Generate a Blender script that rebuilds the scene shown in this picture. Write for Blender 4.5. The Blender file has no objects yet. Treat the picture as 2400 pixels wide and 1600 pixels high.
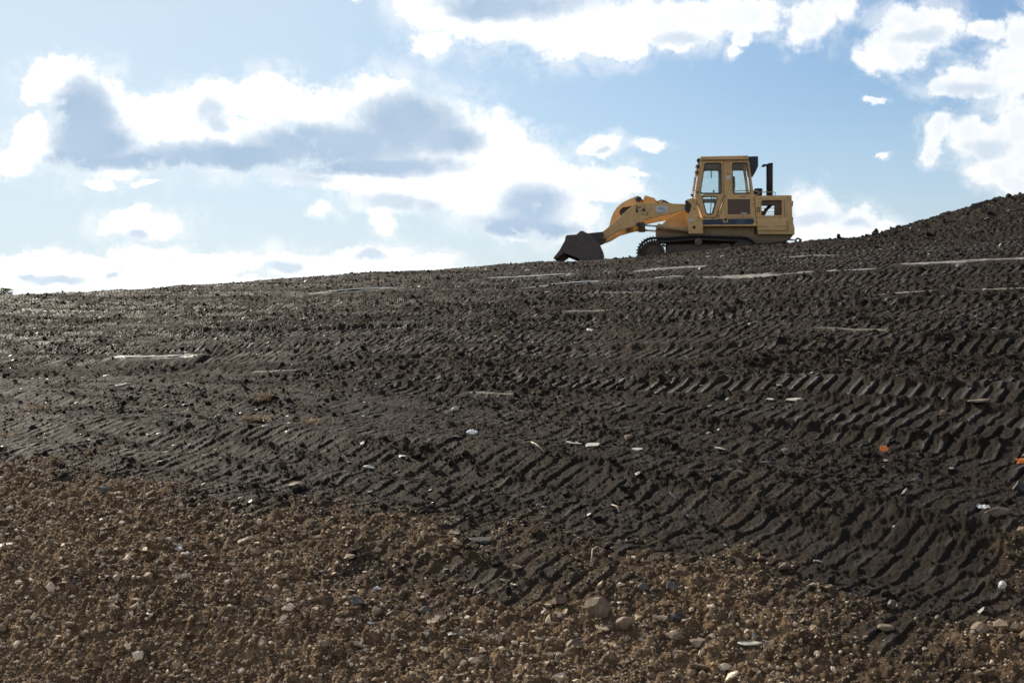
import bpy, bmesh, math, random
import numpy as np
from mathutils import Vector, Matrix, noise as mnoise
from mathutils.geometry import tessellate_polygon

random.seed(7)
RNG = np.random.default_rng(11)
scene = bpy.context.scene
COL = scene.collection
F = 3333.0            # focal length in photo pixels (50 mm on a 36 mm sensor, 2400 px wide)
ZE = 2.6              # eye height above the scene origin
CX, CY = 1200.0, 800.0

# ------------------------------------------------------------------ helpers
def tag(o, label=None, cat=None, group=None, kind=None):
    if label: o['label'] = label
    if cat: o['category'] = cat
    if group: o['group'] = group
    if kind: o['kind'] = kind
    return o

def empty(name, loc=(0, 0, 0), rz=0.0):
    o = bpy.data.objects.new(name, None)
    o.empty_display_size = 0.3
    COL.objects.link(o)
    o.location = loc
    o.rotation_euler = (0, 0, rz)
    return o

def mesh_np(name, verts, faces, mat, smooth=False, parent=None, attrs=None):
    """verts (n,3) array, faces (m,k) array with constant k"""
    me = bpy.data.meshes.new(name)
    n, (m, k) = len(verts), faces.shape
    me.vertices.add(n)
    me.vertices.foreach_set('co', np.ascontiguousarray(verts, dtype=np.float32).ravel())
    me.loops.add(m * k)
    me.loops.foreach_set('vertex_index', np.ascontiguousarray(faces, dtype=np.int32).ravel())
    me.polygons.add(m)
    me.polygons.foreach_set('loop_start', np.arange(0, m * k, k, dtype=np.int32))
    me.polygons.foreach_set('use_smooth', np.full(m, smooth, dtype=bool))
    me.update(calc_edges=True)
    if attrs:
        for an, arr in attrs.items():
            a = me.attributes.new(an, 'FLOAT', 'POINT')
            a.data.foreach_set('value', np.ascontiguousarray(arr, dtype=np.float32))
    me.materials.append(mat)
    o = bpy.data.objects.new(name, me)
    COL.objects.link(o)
    if parent: o.parent = parent
    return o

class MB:
    """collects shapes and links them as one mesh object"""
    def __init__(s): s.v = []; s.f = []; s.sm = []; s.mi = []; s.cur = 0
    def add(s, v, f, smooth=False):
        b = len(s.v)
        s.v += [tuple(p) for p in v]
        s.f += [tuple(b + i for i in q) for q in f]
        s.sm += [smooth] * len(f); s.mi += [s.cur] * len(f)
    def box(s, x0, x1, y0, y1, z0, z1):
        v = [(x0,y0,z0),(x1,y0,z0),(x1,y1,z0),(x0,y1,z0),(x0,y0,z1),(x1,y0,z1),(x1,y1,z1),(x0,y1,z1)]
        s.add(v, [(3,2,1,0),(4,5,6,7),(0,1,5,4),(1,2,6,5),(2,3,7,6),(3,0,4,7)])
    def prism(s, pts, y0, y1, holes=()):
        """pts: (x,z) outline, extruded along local y, holes: list of outlines"""
        loops = [list(pts)] + [list(h) for h in holes]
        flat = [p for l in loops for p in l]
        n = len(flat)
        tris = tessellate_polygon([[Vector((p[0], p[1], 0)) for p in l] for l in loops])
        v = [(p[0], y0, p[1]) for p in flat] + [(p[0], y1, p[1]) for p in flat]
        f = [tuple(t) for t in tris] + [tuple(n + i for i in reversed(t)) for t in tris]
        b = 0
        for l in loops:
            k = len(l)
            for i in range(k):
                j = (i + 1) % k
                f.append((b + i, b + j, n + b + j, n + b + i))
            b += k
        s.add(v, f)
    def tube(s, path, r, seg=10, caps=True):
        path = [Vector(p) for p in path]
        rr = r if isinstance(r, (list, tuple)) else [r] * len(path)
        v = []; f = []
        up = Vector((0.13, 0.21, 0.97))
        for i, p in enumerate(path):
            d = (path[min(i + 1, len(path) - 1)] - path[max(i - 1, 0)]).normalized()
            a = d.cross(up)
            if a.length < 1e-3: a = d.cross(Vector((1, 0, 0)))
            a.normalize(); b = d.cross(a)
            for k in range(seg):
                t = 2 * math.pi * k / seg
                v.append(p + (a * math.cos(t) + b * math.sin(t)) * rr[i])
        for i in range(len(path) - 1):
            for k in range(seg):
                q = (k + 1) % seg
                f.append((i * seg + k, i * seg + q, (i + 1) * seg + q, (i + 1) * seg + k))
        s.add(v, f, True)
        if caps:
            s.add(v[:seg], [tuple(range(seg))]); s.add(v[-seg:], [tuple(reversed(range(seg)))])
    def build(s, name, mat, parent=None, bevel=0.0, loc=None):
        me = bpy.data.meshes.new(name)
        me.from_pydata(s.v, [], s.f)
        me.polygons.foreach_set('use_smooth', s.sm); me.polygons.foreach_set('material_index', s.mi)
        me.update()
        bm = bmesh.new(); bm.from_mesh(me)
        bmesh.ops.remove_doubles(bm, verts=bm.verts, dist=1e-5)
        bmesh.ops.recalc_face_normals(bm, faces=bm.faces)
        bm.to_mesh(me); bm.free()
        for mm in (mat if isinstance(mat, (list, tuple)) else [mat]): me.materials.append(mm)
        o = bpy.data.objects.new(name, me)
        COL.objects.link(o)
        if parent: o.parent = parent
        if bevel:
            m = o.modifiers.new('bevel', 'BEVEL'); m.width = bevel; m.segments = 2
            m.limit_method = 'ANGLE'; m.angle_limit = math.radians(38)
        return o

# ------------------------------------------------------------------ numpy noise
def _hash(ix, iy, seed):
    h = (ix.astype(np.int64) * 374761393 + iy.astype(np.int64) * 668265263 + seed * 974634777) & 0xFFFFFFFF
    h = ((h ^ (h >> 13)) * 1274126177) & 0xFFFFFFFF
    h = ((h ^ (h >> 15)) * 2246822519) & 0xFFFFFFFF
    return ((h ^ (h >> 16)) & 0xFFFFFF).astype(np.float32) / np.float32(16777216.0)

def vnoise(x, y, seed=0):
    fx = np.floor(x); fy = np.floor(y)
    tx = (x - fx).astype(np.float32); ty = (y - fy).astype(np.float32)
    tx = tx * tx * tx * (tx * (tx * 6 - 15) + 10); ty = ty * ty * ty * (ty * (ty * 6 - 15) + 10)
    ix = fx.astype(np.int64); iy = fy.astype(np.int64)
    a = _hash(ix, iy, seed); b = _hash(ix + 1, iy, seed)
    c = _hash(ix, iy + 1, seed); d = _hash(ix + 1, iy + 1, seed)
    return ((a + (b - a) * tx) * (1 - ty) + (c + (d - c) * tx) * ty) * 2 - 1

def fbm(x, y, seed=0, oct=3, gain=0.5):
    s = 0; a = 1.0; t = 0
    c, sn = 0.8, 0.6
    for o in range(oct):
        s = s + a * vnoise(x, y, seed + o * 17); t += a
        x, y = (x * c - y * sn) * 2.03 + 5.3, (x * sn + y * c) * 2.03 + 1.7
        a *= gain
    return s / t

def lumps(x, y, seed=0, rmin=0.25, rmax=0.62):
    """rounded lumps of random radius in unit cells, 0..1"""
    ix = np.floor(x).astype(np.int64); iy = np.floor(y).astype(np.int64)
    best = np.zeros(x.shape, dtype=np.float32)
    for dx in (-1, 0, 1):
        for dy in (-1, 0, 1):
            cx = ix + dx; cy = iy + dy
            px = cx + _hash(cx, cy, seed); py = cy + _hash(cx, cy, seed + 1)
            hr = _hash(cx, cy, seed + 2)
            r = rmin + (rmax - rmin) * hr * hr
            e = 0.6 + 0.8 * _hash(cx, cy, seed + 3)
            ddx = (x - px) / e; ddy = (y - py) * e
            q = 1 - (ddx * ddx + ddy * ddy) / (r * r)
            best = np.maximum(best, np.sqrt(np.maximum(q, 0)) * (r / rmax))
    return best

def sstep(a, b, x):
    t = np.clip((x - a) / (b - a), 0, 1)
    return t * t * (3 - 2 * t)

# ------------------------------------------------------------------ terrain (heights relative to the eye)
SKY = np.array([(-900,760),(-200,704),(0,692),(250,681),(500,665),(750,649),(1000,633),(1200,621),(1300,614),(1480,604),(1640,591),
                (1760,580),(1860,569),(1900,564),(2000,558),(2060,553),(2090,549),(2150,545),(2400,528),(2700,508),(3200,480)], dtype=float)
YC = 38.0
_yt = np.arange(-10, 60, 0.05)
_zt = np.interp(_yt, [-10, 0, 3, 5, 7.5, 9.5, 11.5, 14.5, 19, 24, 30, 38, 60], [-2.55, -2.5, -2.45, -2.30, -1.87, -1.25, -0.78, -0.33, 0.14, 0.58, 1.13, 2.04, 4.4])
_k = np.hanning(43); _k /= _k.sum()
_zt = np.convolve(np.pad(_zt, 21, mode='edge'), _k, mode='valid')
def base(X, Y):
    X = np.asarray(X, dtype=float); Y = np.asarray(Y, dtype=float)
    Yp = np.clip(Y, -6.0, None)
    Yr = np.minimum(Yp, YC)
    tx = np.clip(X / np.maximum(Y, 4.0), -0.75, 0.75)
    crest = (CY - np.interp(tx * F + CX, SKY[:, 0], SKY[:, 1])) / F * YC
    w = np.clip(Yr / YC, 0, 1) ** 2
    al = 0.115 - 0.045 * np.clip(Yr / YC, 0, 1) ** 2
    z = np.interp(Yr, _yt, _zt) + al * tx * np.maximum(Yr, 4.0)
    z = z + (crest - np.interp(YC, _yt, _zt) - 0.07 * tx * YC) * w
    # the top: rounds over into the pad the loader stands on, then falls away behind
    over = np.clip(Y - YC, 0, None)
    padz = 2.052 + 0.012 * np.clip(X - 4.67, -8, 8)
    pad = np.minimum(padz, crest - 0.06)
    t = sstep(0.1, 2.3, over)
    z = z + (pad - crest) * t - 0.045 * np.clip(Y - 46, 0, 700)
    # spoil mound on the right, on the crest line
    md = sstep(9.3, 14.0, X + 0.12 * (Y - 35)) * sstep(28.0, 36.5, Y) * (1 - sstep(41, 52, Y))
    mk = 0.76 * md ** 1.0 * (1.0 + 0.0 * X)
    z = z + mk
    return z

def ray_hit(px, py, fn=base):
    tx = (px - CX) / F; h = (CY - py) / F
    Y = np.linspace(5.0, 41.0, 3601)
    d = fn(tx * Y, Y) - h * Y
    i = np.argmax(d >= 0) if (d >= 0).any() else int(np.argmax(d))
    return tx * Y[i], Y[i]

# boundary between the brown rubble at the foot and the dark soil, as a world curve
BP = [(-900,1020),(-300,1040),(0,1068),(250,1090),(450,1135),(650,1195),(800,1240),(1000,1270),(1150,1325),(1300,1390),(1450,1432),
      (1600,1415),(1750,1425),(2000,1462),(2200,1480),(2400,1480),(3300,1480)]
BT = np.array([(a - CX) / F for a, b in BP]); BY = np.array([ray_hit(a, b)[1] for a, b in BP])

# wet smears and puddles left in the ruts: photo ends, half width in m, amount
STRIPS = [  # x0,y0,x1,y1,halfwidth,water
 (755,690,930,682,.17,1),(1288,677,1455,667,.22,1),(1478,666,1605,660,.17,1),(282,848,442,846,.075,1),(1150,655,1330,648,.12,1),
 (1352,725,1490,720,0.086,0),(1640,658,1795,650,0.164,0),(1790,650,1890,643,0.101,0),(1850,607,1985,601,0.148,0),(1735,703,1895,700,0.125,0),
 (1975,690,2140,681,0.133,0),(2150,691,2400,683,0.117,0),(2140,624,2245,619,0.156,0),(2240,617,2400,610,0.109,0),(1500,640,1640,632,0.078,0),(1395,690,1560,683,0.062,0),(1110,912,1205,917,0.023,0),(600,866,690,865,0.023,0),
 (80,807,235,800,0.027,0),(1010,636,1140,628,0.062,0),(1910,765,2110,768,0.039,0),(1940,640,2040,635,0.078,0),
 (1335,740,1410,738,0.055,0)]
SW = [(*ray_hit(a, b), *ray_hit(c, d), w, k) for a, b, c, d, w, k in STRIPS]

TB = math.radians(47.0)                # at the foot they turn
TA = math.radians(37.0)                # the machine passes all run this way across the slope
bands = []
_r = random.Random(5)
L = 4.3
while L < 8.7:
    bands.append((L, 0.155, 0.62 + 0.2 * _r.random(), _r.random(), -1 - _r.randint(0, 999))); L += 0.385
while L < 34.0:
    bands.append((L, 0.15 + 0.06 * _r.random(), 0.40 + 0.60 * _r.random(), _r.random(), _r.randint(0, 999)))
    L += 0.30 + (_r.random() ** 2) * 0.34
_r.shuffle(bands)

def terrain(X, Y):
    """full height (world z) and the surface attributes"""
    X = np.asarray(X, dtype=np.float64); Y = np.asarray(Y, dtype=np.float64)
    z = base(X, Y)
    az = np.abs(np.arctan2(X, np.maximum(Y, 1e-3)))
    reg = ((az < 1.0) & (Y > 0.5)).astype(float)
    txx = np.clip(X / np.maximum(Y, 4.0), -0.75, 0.75)
    yb = np.interp(txx, BT, BY)
    wob = fbm(X * 0.9, Y * 0.9, 31, 4, 0.6)
    brown = 1 - sstep(-1.3, 1.2, Y - yb + wob * 1.8 + 0.5 * fbm(X * 5, Y * 5, 35, 3))
    brown = np.clip(brown, 0, 1)
    # track coordinates, slightly wandering
    wx = fbm(X * 0.22, Y * 0.22, 3, 2) * 0.22
    r = X * math.cos(TA) - Y * math.sin(TA) + 100.0; L = X * math.sin(TA) + Y * math.cos(TA) + wx
    r2 = X * math.cos(TB) - Y * math.sin(TB) + 100.0; L2 = X * math.sin(TB) + Y * math.cos(TB) + wx
    wv = 0.10 * fbm(r * 0.7, L * 0.5, 40, 2)
    # long low ridges beside the passes, large undulation
    und = (fbm(r * 0.07, L * 1.35, 8, 3) * 0.115 + fbm(X * 0.35, Y * 0.35, 12, 2) * 0.05) * (1 - 0.65 * sstep(31, 37, Y))
    mound = sstep(7.6, 12.0, X) * sstep(30, 36, Y)
    pol_glint = np.zeros_like(z); comp = np.zeros_like(z); bars = np.zeros_like(z); rut = np.zeros_like(z)
    soft = (1 - sstep(8.6, 9.3, L2)) * (1 - brown)
    rr1, LL1, rr2, LL2, wvr = (np.ascontiguousarray(q).ravel() for q in (r, L, r2, L2, wv))
    for (b, hw, st, ph, sd) in bands:
        rb, Lb = (rr2, LL2) if sd < 0 else (rr1, LL1)
        i = np.nonzero(np.abs(Lb - b) < 0.75)[0]
        if not len(i): continue
        rr = rb[i]; LL = Lb[i]
        lv = (LL + wvr[i] - b) + 0.05 * vnoise(rr * 0.9, LL * 0 + sd, sd)
        q = np.abs(lv) < hw + 0.35
        i = i[q]; rr = rr[q]; LL = LL[q]; la = np.abs(lv[q])
        if not len(i): continue
        m = 1 - sstep(hw - 0.03, hw + 0.03, la + 0.05 * vnoise(rr / 0.09, LL / 0.09, sd + 3))
        on = sstep(-0.25, 0.25, vnoise(rr * 0.16 + sd * 1.7, rr * 0 + sd, sd + 5) + 0.85)
        if sd < 0: on = np.ones_like(on)
        m = m * on * (soft.ravel()[i] if sd < 0 else 1 - 0.9 * soft.ravel()[i])
        on = on * (1 - 0.9 * soft.ravel()[i])
        edge = np.exp(-((la - hw - 0.07) / 0.06) ** 2) * on
        u = rr / 0.138 + ph + 0.06 * vnoise(rr * 1.8, LL * 2.0, sd + 9) + 0.05 * vnoise(rr / 0.05, LL / 0.12, sd + 21)
        k = np.floor(u); t = u - k
        amp = 0.25 + 1.0 * _hash(k.astype(np.int64), np.full(k.shape, abs(sd), dtype=np.int64), 77)
        slot = np.where(t < 0.10, sstep(0.0, 0.08, t), np.maximum(0, 1 - (t - 0.10) / 0.24) ** 1.2)
        pad = 0.55 * np.clip((t - 0.3) / 0.7, 0, 1) ** 1.3
        sh = (pad - slot) * amp
        bz = bars.ravel(); cm = comp.ravel(); ru = rut.ravel(); pl = pol_glint.ravel()
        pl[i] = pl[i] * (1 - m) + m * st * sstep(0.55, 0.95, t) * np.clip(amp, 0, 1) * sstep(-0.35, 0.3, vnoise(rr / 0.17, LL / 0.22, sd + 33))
        bz[i] = bz[i] * (1 - m) + m * sh * st
        cm[i] = cm[i] * (1 - m) + m * st
        ru[i] = ru[i] * (1 - m) - 0.016 * m + edge * 0.026 * st
        pol_glint = pl.reshape(z.shape); bars = bz.reshape(z.shape); comp = cm.reshape(z.shape); rut = ru.reshape(z.shape)
    calm = 1 - 0.64 * comp
    far = sstep(9, 30, Y)
    # clods: rounded lumps at three sizes plus crumbly noise
    dens = sstep(-0.35, 0.45, fbm(X * 0.8, Y * 0.8, 55, 3))
    clod = lumps(X / 0.11, Y / 0.11, 101) * 0.027 * dens + lumps(X / 0.05 + 3, Y / 0.05, 131) * 0.018 * (0.4 + 0.6 * dens)
    crumb = fbm(X / 0.09, Y / 0.09, 71, 4, 0.72) * 0.035 + fbm(X / 0.03, Y / 0.03, 91, 2) * 0.007
    bigl = lumps(X / 0.55, Y / 0.55, 171, 0.2, 0.5) * 0.08 * mound
    dark_h = rut * (1 - 0.7 * soft) + bars * (0.036 + 0.020 * far) * (1 - 0.48 * soft) + (clod * (0.9 - 0.30 * soft) + crumb * (1 + 0.05 * soft)) * calm + bigl + und
    # rubble apron: stones and crumbs with faint tracks
    br_c = lumps(X / 0.055, Y / 0.055, 201) * 0.028 + lumps(X / 0.12, Y / 0.12, 231) * 0.040 + fbm(X / 0.06, Y / 0.06, 251, 4, 0.68) * 0.024
    brown_h = br_c + 0.35 * rut + bars * 0.030 + und * 0.8 + fbm(X * 1.3, Y * 1.3, 261, 3) * 0.035
    hgt = dark_h * (1 - brown) + brown_h * brown
    smear = np.zeros_like(z)
    hf = np.ascontiguousarray(hgt).ravel(); sf = smear.ravel(); Xf, Yf, uf = X.ravel(), Y.ravel(), und.ravel()
    for (x0, y0, x1, y1, w, k) in SW:
        ddx, ddy = x1 - x0, y1 - y0; ll = math.hypot(ddx, ddy)
        s = ((Xf - x0) * ddx + (Yf - y0) * ddy) / ll; d = np.abs((Xf - x0) * ddy - (Yf - y0) * ddx) / ll
        ends = np.maximum(np.maximum(-s, s - ll), 0)
        i = np.nonzero((d < 1.6) & (ends < 1.6))[0]
        if not len(i): continue
        d = np.hypot(d[i], ends[i] * 0.6); x = Xf[i]; y = Yf[i]
        dh = d / (w * (2.4 if k else 1.3) + 0.05)
        dd = d / w + 0.75 * fbm(x * 2.2, y * 3.0, 300, 4, 0.65)
        m = (1 - sstep(0.55, 1.25, dh + 0.3 * fbm(x * 2.2, y * 3.0, 300, 3)))
        lift = 0.022 + 0.040 * k
        cmk = 1 - sstep(0.45, 1.15, dd + 0.5 * fbm(x / 0.11, y / 0.25, 320, 4, 0.7))
        hf[i] = hf[i] * (1 - m) + m * (0.8 * uf[i] + lift + (0.010 if k == 0 else -0.012) * fbm(x / 0.12, y / 0.4, 310, 3))
        sf[i] = np.maximum(sf[i], cmk * (0.35 if w < .07 else 1.0))
    hgt = hf.reshape(z.shape); smear = sf.reshape(z.shape)
    z = z + hgt * reg * (1 - sstep(52, 60, Y))
    return z + ZE, brown, comp, smear, soft, pol_glint * (1 - 0.6 * soft)

def hit(px, py):
    x, y = ray_hit(px, py)
    z = float(terrain(np.array([x]), np.array([y]))[0][0])
    return x, y, z

# ------------------------------------------------------------------ materials
def new_mat(name):
    m = bpy.data.materials.new(name); m.use_nodes = True
    nt = m.node_tree; b = nt.nodes['Principled BSDF']
    return m, nt, b

def N(nt, t, **k):
    n = nt.nodes.new(t)
    for a, v in k.items(): setattr(n, a, v)
    return n

def ramp(nt, fac, stops):
    r = N(nt, 'ShaderNodeValToRGB')
    e = r.color_ramp.elements
    e[0].position, e[0].color = stops[0][0], (*stops[0][1], 1)
    e[1].position, e[1].color = stops[-1][0], (*stops[-1][1], 1)
    for p, c in stops[1:-1]:
        q = e.new(p); q.color = (*c, 1)
    nt.links.new(fac, r.inputs[0]); return r

def mixc(nt, fac, a, b, mode='MIX'):
    m = N(nt, 'ShaderNodeMix', data_type='RGBA', blend_type=mode)
    for sock, v in ((m.inputs[0], fac), (m.inputs[6], a), (m.inputs[7], b)):
        if hasattr(v, 'is_output'): nt.links.new(v, sock)
        elif isinstance(v, (tuple, list)): sock.default_value = (*v, 1)
        else: sock.default_value = v
    return m.outputs[2]

def mth(nt, op, a, b=None, c=None):
    m = N(nt, 'ShaderNodeMath', operation=op)
    for i, v in enumerate((a, b, c)):
        if v is None: continue
        if hasattr(v, 'is_output'): nt.links.new(v, m.inputs[i])
        else: m.inputs[i].default_value = v
    return m.outputs[0]

def noise(nt, scale, detail=4, rough=0.55, vec=None, dist=0.0):
    n = N(nt, 'ShaderNodeTexNoise'); n.inputs['Scale'].default_value = scale
    n.inputs['Detail'].default_value = detail; n.inputs['Roughness'].default_value = rough
    n.inputs['Distortion'].default_value = dist
    if vec is not None: nt.links.new(vec, n.inputs['Vector'])
    return n.outputs['Fac']

def objco(nt):
    return N(nt, 'ShaderNodeTexCoord').outputs['Object']

def soil_material():
    m, nt, b = new_mat('soil'); L = nt.links.new
    co = objco(nt)
    at = lambda n: N(nt, 'ShaderNodeAttribute', attribute_name=n).outputs['Fac']
    br, cp, sm, po = at('brown'), at('compact'), at('smear'), at('polish_glint')
    n1 = noise(nt, 0.55, 5, 0.6, co); n2 = noise(nt, 9, 6, 0.7, co); n3 = noise(nt, 60, 4, 0.7, co)
    dark = ramp(nt, n2, [(0.25, (0.0125, 0.0092, 0.0070)), (0.55, (0.030, 0.0228, 0.0175)), (0.8, (0.070, 0.054, 0.041))]).outputs[0]
    dark2 = ramp(nt, n2, [(0.25, (0.017, 0.0125, 0.0092)), (0.55, (0.043, 0.032, 0.0235)), (0.8, (0.09, 0.069, 0.050))]).outputs[0]
    dark = mixc(nt, ramp(nt, n1, [(0.42, (0, 0, 0)), (0.66, (1, 1, 1))]).outputs[0], dark, dark2)
    brn = ramp(nt, n2, [(0.22, (0.044, 0.027, 0.0135)), (0.5, (0.136, 0.092, 0.054)), (0.8, (0.39, 0.285, 0.175))]).outputs[0]
    patch = ramp(nt, noise(nt, 1.1, 5, 0.65, co), [(0.36, (0.85, 0.81, 0.77)), (0.62, (1.55, 1.48, 1.40))]).outputs[0]
    brn = mixc(nt, 1.0, brn, patch, 'MULTIPLY')
    c = mixc(nt, br, dark, brn)
    c = mixc(nt, mth(nt, 'MULTIPLY', cp, 0.30), c, (0.029, 0.0232, 0.0188))
    c = mixc(nt, mth(nt, 'MULTIPLY', po, 0.45), c, (0.10, 0.088, 0.077))  # bar crests painted paler as glints, on top of their real smoothness
    smc = ramp(nt, n2, [(0.3, (0.16, 0.13, 0.098)), (0.7, (0.40, 0.34, 0.265))]).outputs[0]
    c = mixc(nt, mth(nt, 'MULTIPLY', sm, 0.8), c, smc)
    grit = ramp(nt, n3, [(0.60, (0, 0, 0)), (0.72, (1, 1, 1))]).outputs[0]
    c = mixc(nt, mth(nt, 'MULTIPLY', grit, 0.20), c, (0.22, 0.18, 0.14))
    L(c, b.inputs['Base Color'])
    ro = mth(nt, 'SUBTRACT', 0.84, mth(nt, 'MULTIPLY', cp, 0.16))
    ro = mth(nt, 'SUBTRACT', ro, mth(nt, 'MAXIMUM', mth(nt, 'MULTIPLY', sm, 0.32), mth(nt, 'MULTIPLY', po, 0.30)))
    ro = mth(nt, 'ADD', ro, mth(nt, 'MULTIPLY', br, 0.08))
    L(ro, b.inputs['Roughness'])
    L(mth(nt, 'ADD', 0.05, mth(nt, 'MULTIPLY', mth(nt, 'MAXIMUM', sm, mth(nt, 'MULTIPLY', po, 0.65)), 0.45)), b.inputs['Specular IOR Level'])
    bp = N(nt, 'ShaderNodeBump'); bp.inputs['Distance'].default_value = 0.03
    L(mth(nt, 'SUBTRACT', 0.9, mth(nt, 'MULTIPLY', sm, 0.75)), bp.inputs['Strength'])
    L(mth(nt, 'ADD', noise(nt, 38, 5, 0.75, co), mth(nt, 'MULTIPLY', noise(nt, 120, 3, 0.7, co), 0.4)), bp.inputs['Height'])
    L(bp.outputs[0], b.inputs['Normal'])
    return m

def stone_material(name, lo, mid, hi, rough=0.7, bump=0.5, scale=14, attr=None, spec=0.4):
    m, nt, b = new_mat(name); L = nt.links.new
    co = objco(nt)
    n = noise(nt, scale, 6, 0.65, co)
    if attr:
        a = N(nt, 'ShaderNodeAttribute', attribute_name=attr).outputs['Fac']
        n = mth(nt, 'ADD', mth(nt, 'MULTIPLY', n, 0.5), mth(nt, 'MULTIPLY', a, 0.5))
    c = ramp(nt, n, [(0.22, lo), (0.5, mid), (0.78, hi)]).outputs[0]
    L(c, b.inputs['Base Color'])
    b.inputs['Roughness'].default_value = rough; b.inputs['Specular IOR Level'].default_value = spec
    bp = N(nt, 'ShaderNodeBump'); bp.inputs['Distance'].default_value = 0.006; bp.inputs['Strength'].default_value = bump
    L(noise(nt, scale * 4, 5, 0.7, co), bp.inputs['Height']); L(bp.outputs[0], b.inputs['Normal'])
    return m

def paint_material(name, col, dirt=(0.07, 0.055, 0.04), amount=0.5, rough=0.5, rust=0.25, metal=0.0):
    m, nt, b = new_mat(name); L = nt.links.new
    co = objco(nt)
    n1 = noise(nt, 1.6, 6, 0.65, co); n2 = noise(nt, 7, 6, 0.7, co, 0.4); n3 = noise(nt, 26, 5, 0.7, co)
    c = mixc(nt, n1, tuple(v * 0.82 for v in col), tuple(min(1, v * 1.1) for v in col))
    df = ramp(nt, n2, [(0.48, (0, 0, 0)), (0.72, (1, 1, 1))]).outputs[0]
    c = mixc(nt, mth(nt, 'MULTIPLY', df, amount), c, dirt)
    rf = ramp(nt, n3, [(0.62, (0, 0, 0)), (0.68, (1, 1, 1))]).outputs[0]
    rf = mth(nt, 'MULTIPLY', rf, ramp(nt, n1, [(0.45, (0, 0, 0)), (0.6, (1, 1, 1))]).outputs[0])
    c = mixc(nt, mth(nt, 'MULTIPLY', rf, rust), c, (0.05, 0.022, 0.012))
    # mud splashed up from the tracks
    sx = N(nt, 'ShaderNodeSeparateXYZ'); L(co, sx.inputs[0])
    low = mth(nt, 'MULTIPLY', ramp(nt, mth(nt, 'ADD', mth(nt, 'MULTIPLY', sx.outputs[2], 0.5), mth(nt, 'MULTIPLY', n2, 0.45)),
              [(0.58, (1, 1, 1)), (0.86, (0, 0, 0))]).outputs[0], amount * 1.3)
    c = mixc(nt, low, c, (0.085, 0.068, 0.052))
    L(c, b.inputs['Base Color'])
    L(mth(nt, 'ADD', rough, mth(nt, 'MULTIPLY', n2, 0.25)), b.inputs['Roughness'])
    b.inputs['Metallic'].default_value = metal
    bp = N(nt, 'ShaderNodeBump'); bp.inputs['Distance'].default_value = 0.004; bp.inputs['Strength'].default_value = 0.35
    L(n3, bp.inputs['Height']); L(bp.outputs[0], b.inputs['Normal'])
    return m

def plain(name, col, rough=0.5, metal=0.0, var=0.25, scale=12):
    m, nt, b = new_mat(name)
    n = noise(nt, scale, 5, 0.65, objco(nt))
    c = mixc(nt, n, tuple(v * (1 - var) for v in col), tuple(min(1, v * (1 + var)) for v in col))
    nt.links.new(c, b.inputs['Base Color'])
    b.inputs['Roughness'].default_value = rough; b.inputs['Metallic'].default_value = metal
    return m

M = {}
M['soil'] = soil_material()
M['rubble'] = stone_material('rubble', (0.045, 0.029, 0.015), (0.26, 0.185, 0.115), (0.86, 0.73, 0.55), attr='tone', scale=20, rough=0.85, spec=0.15)
M['clod'] = stone_material('clod', (0.010, 0.0078, 0.0062), (0.027, 0.0212, 0.0168), (0.085, 0.067, 0.052), attr='tone', scale=25, rough=0.9, spec=0.1)
M['shard'] = stone_material('shard', (0.07, 0.065, 0.058), (0.16, 0.148, 0.13), (0.48, 0.45, 0.40), attr='tone', scale=20, rough=0.5, spec=0.5)
M['tan'] = stone_material('tan stone', (0.095, 0.066, 0.040), (0.18, 0.13, 0.082), (0.34, 0.265, 0.18))
M['pale'] = stone_material('pale stone', (0.24, 0.215, 0.18), (0.40, 0.365, 0.31), (0.58, 0.54, 0.47), rough=0.6)
M['white'] = stone_material('white stone', (0.50, 0.49, 0.46), (0.66, 0.65, 0.61), (0.80, 0.79, 0.75), rough=0.5)
M['grey'] = stone_material('grey stone', (0.05, 0.046, 0.04), (0.095, 0.087, 0.075), (0.18, 0.165, 0.145))
M['darks'] = stone_material('dark stone', (0.022, 0.02, 0.019), (0.05, 0.044, 0.04), (0.10, 0.088, 0.078))
M['brownst'] = stone_material('brown stone', (0.055, 0.036, 0.022), (0.115, 0.078, 0.05), (0.20, 0.145, 0.098))
M['redst'] = stone_material('reddish stone', (0.07, 0.038, 0.024), (0.15, 0.085, 0.055), (0.24, 0.15, 0.10))
M['bluegrey'] = stone_material('blue grey slate', (0.20, 0.205, 0.20), (0.32, 0.33, 0.32), (0.46, 0.47, 0.46), rough=0.45)
M['yellow'] = paint_material('faded yellow paint', (0.75, 0.475, 0.20), amount=0.32, rust=0.35)
M['yellow_dirty'] = paint_material('muddy yellow paint', (0.54, 0.345, 0.165), amount=0.8, rust=0.6)
M['yellow_lit'] = paint_material('sunlit yellow paint', (0.68, 0.40, 0.12), amount=0.25, rust=0.3)  # same paint, with its sunlit orange tone put into the colour
M['bucket'] = paint_material('worn bucket steel', (0.085, 0.066, 0.060), dirt=(0.24, 0.20, 0.18), amount=0.55, rough=0.5, rust=0.6)
M['steel'] = paint_material('dark track steel', (0.034, 0.032, 0.032), dirt=(0.10, 0.08, 0.064), amount=0.5, rough=0.45, rust=0.4)
M['under'] = paint_material('muddy undercarriage', (0.075, 0.062, 0.054), dirt=(0.15, 0.115, 0.09), amount=0.7, rough=0.65)
M['chrome'] = plain('chrome rod', (0.62, 0.64, 0.68), 0.16, 1.0, 0.1)
M['black'] = plain('black rubber', (0.018, 0.019, 0.021), 0.55)
M['lettering'] = plain('worn black decal', (0.025, 0.024, 0.028), 0.5)
M['navy'] = paint_material('navy stripe', (0.022, 0.042, 0.085), dirt=(0.07, 0.075, 0.085), amount=0.35, rough=0.4, rust=0.1)
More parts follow.
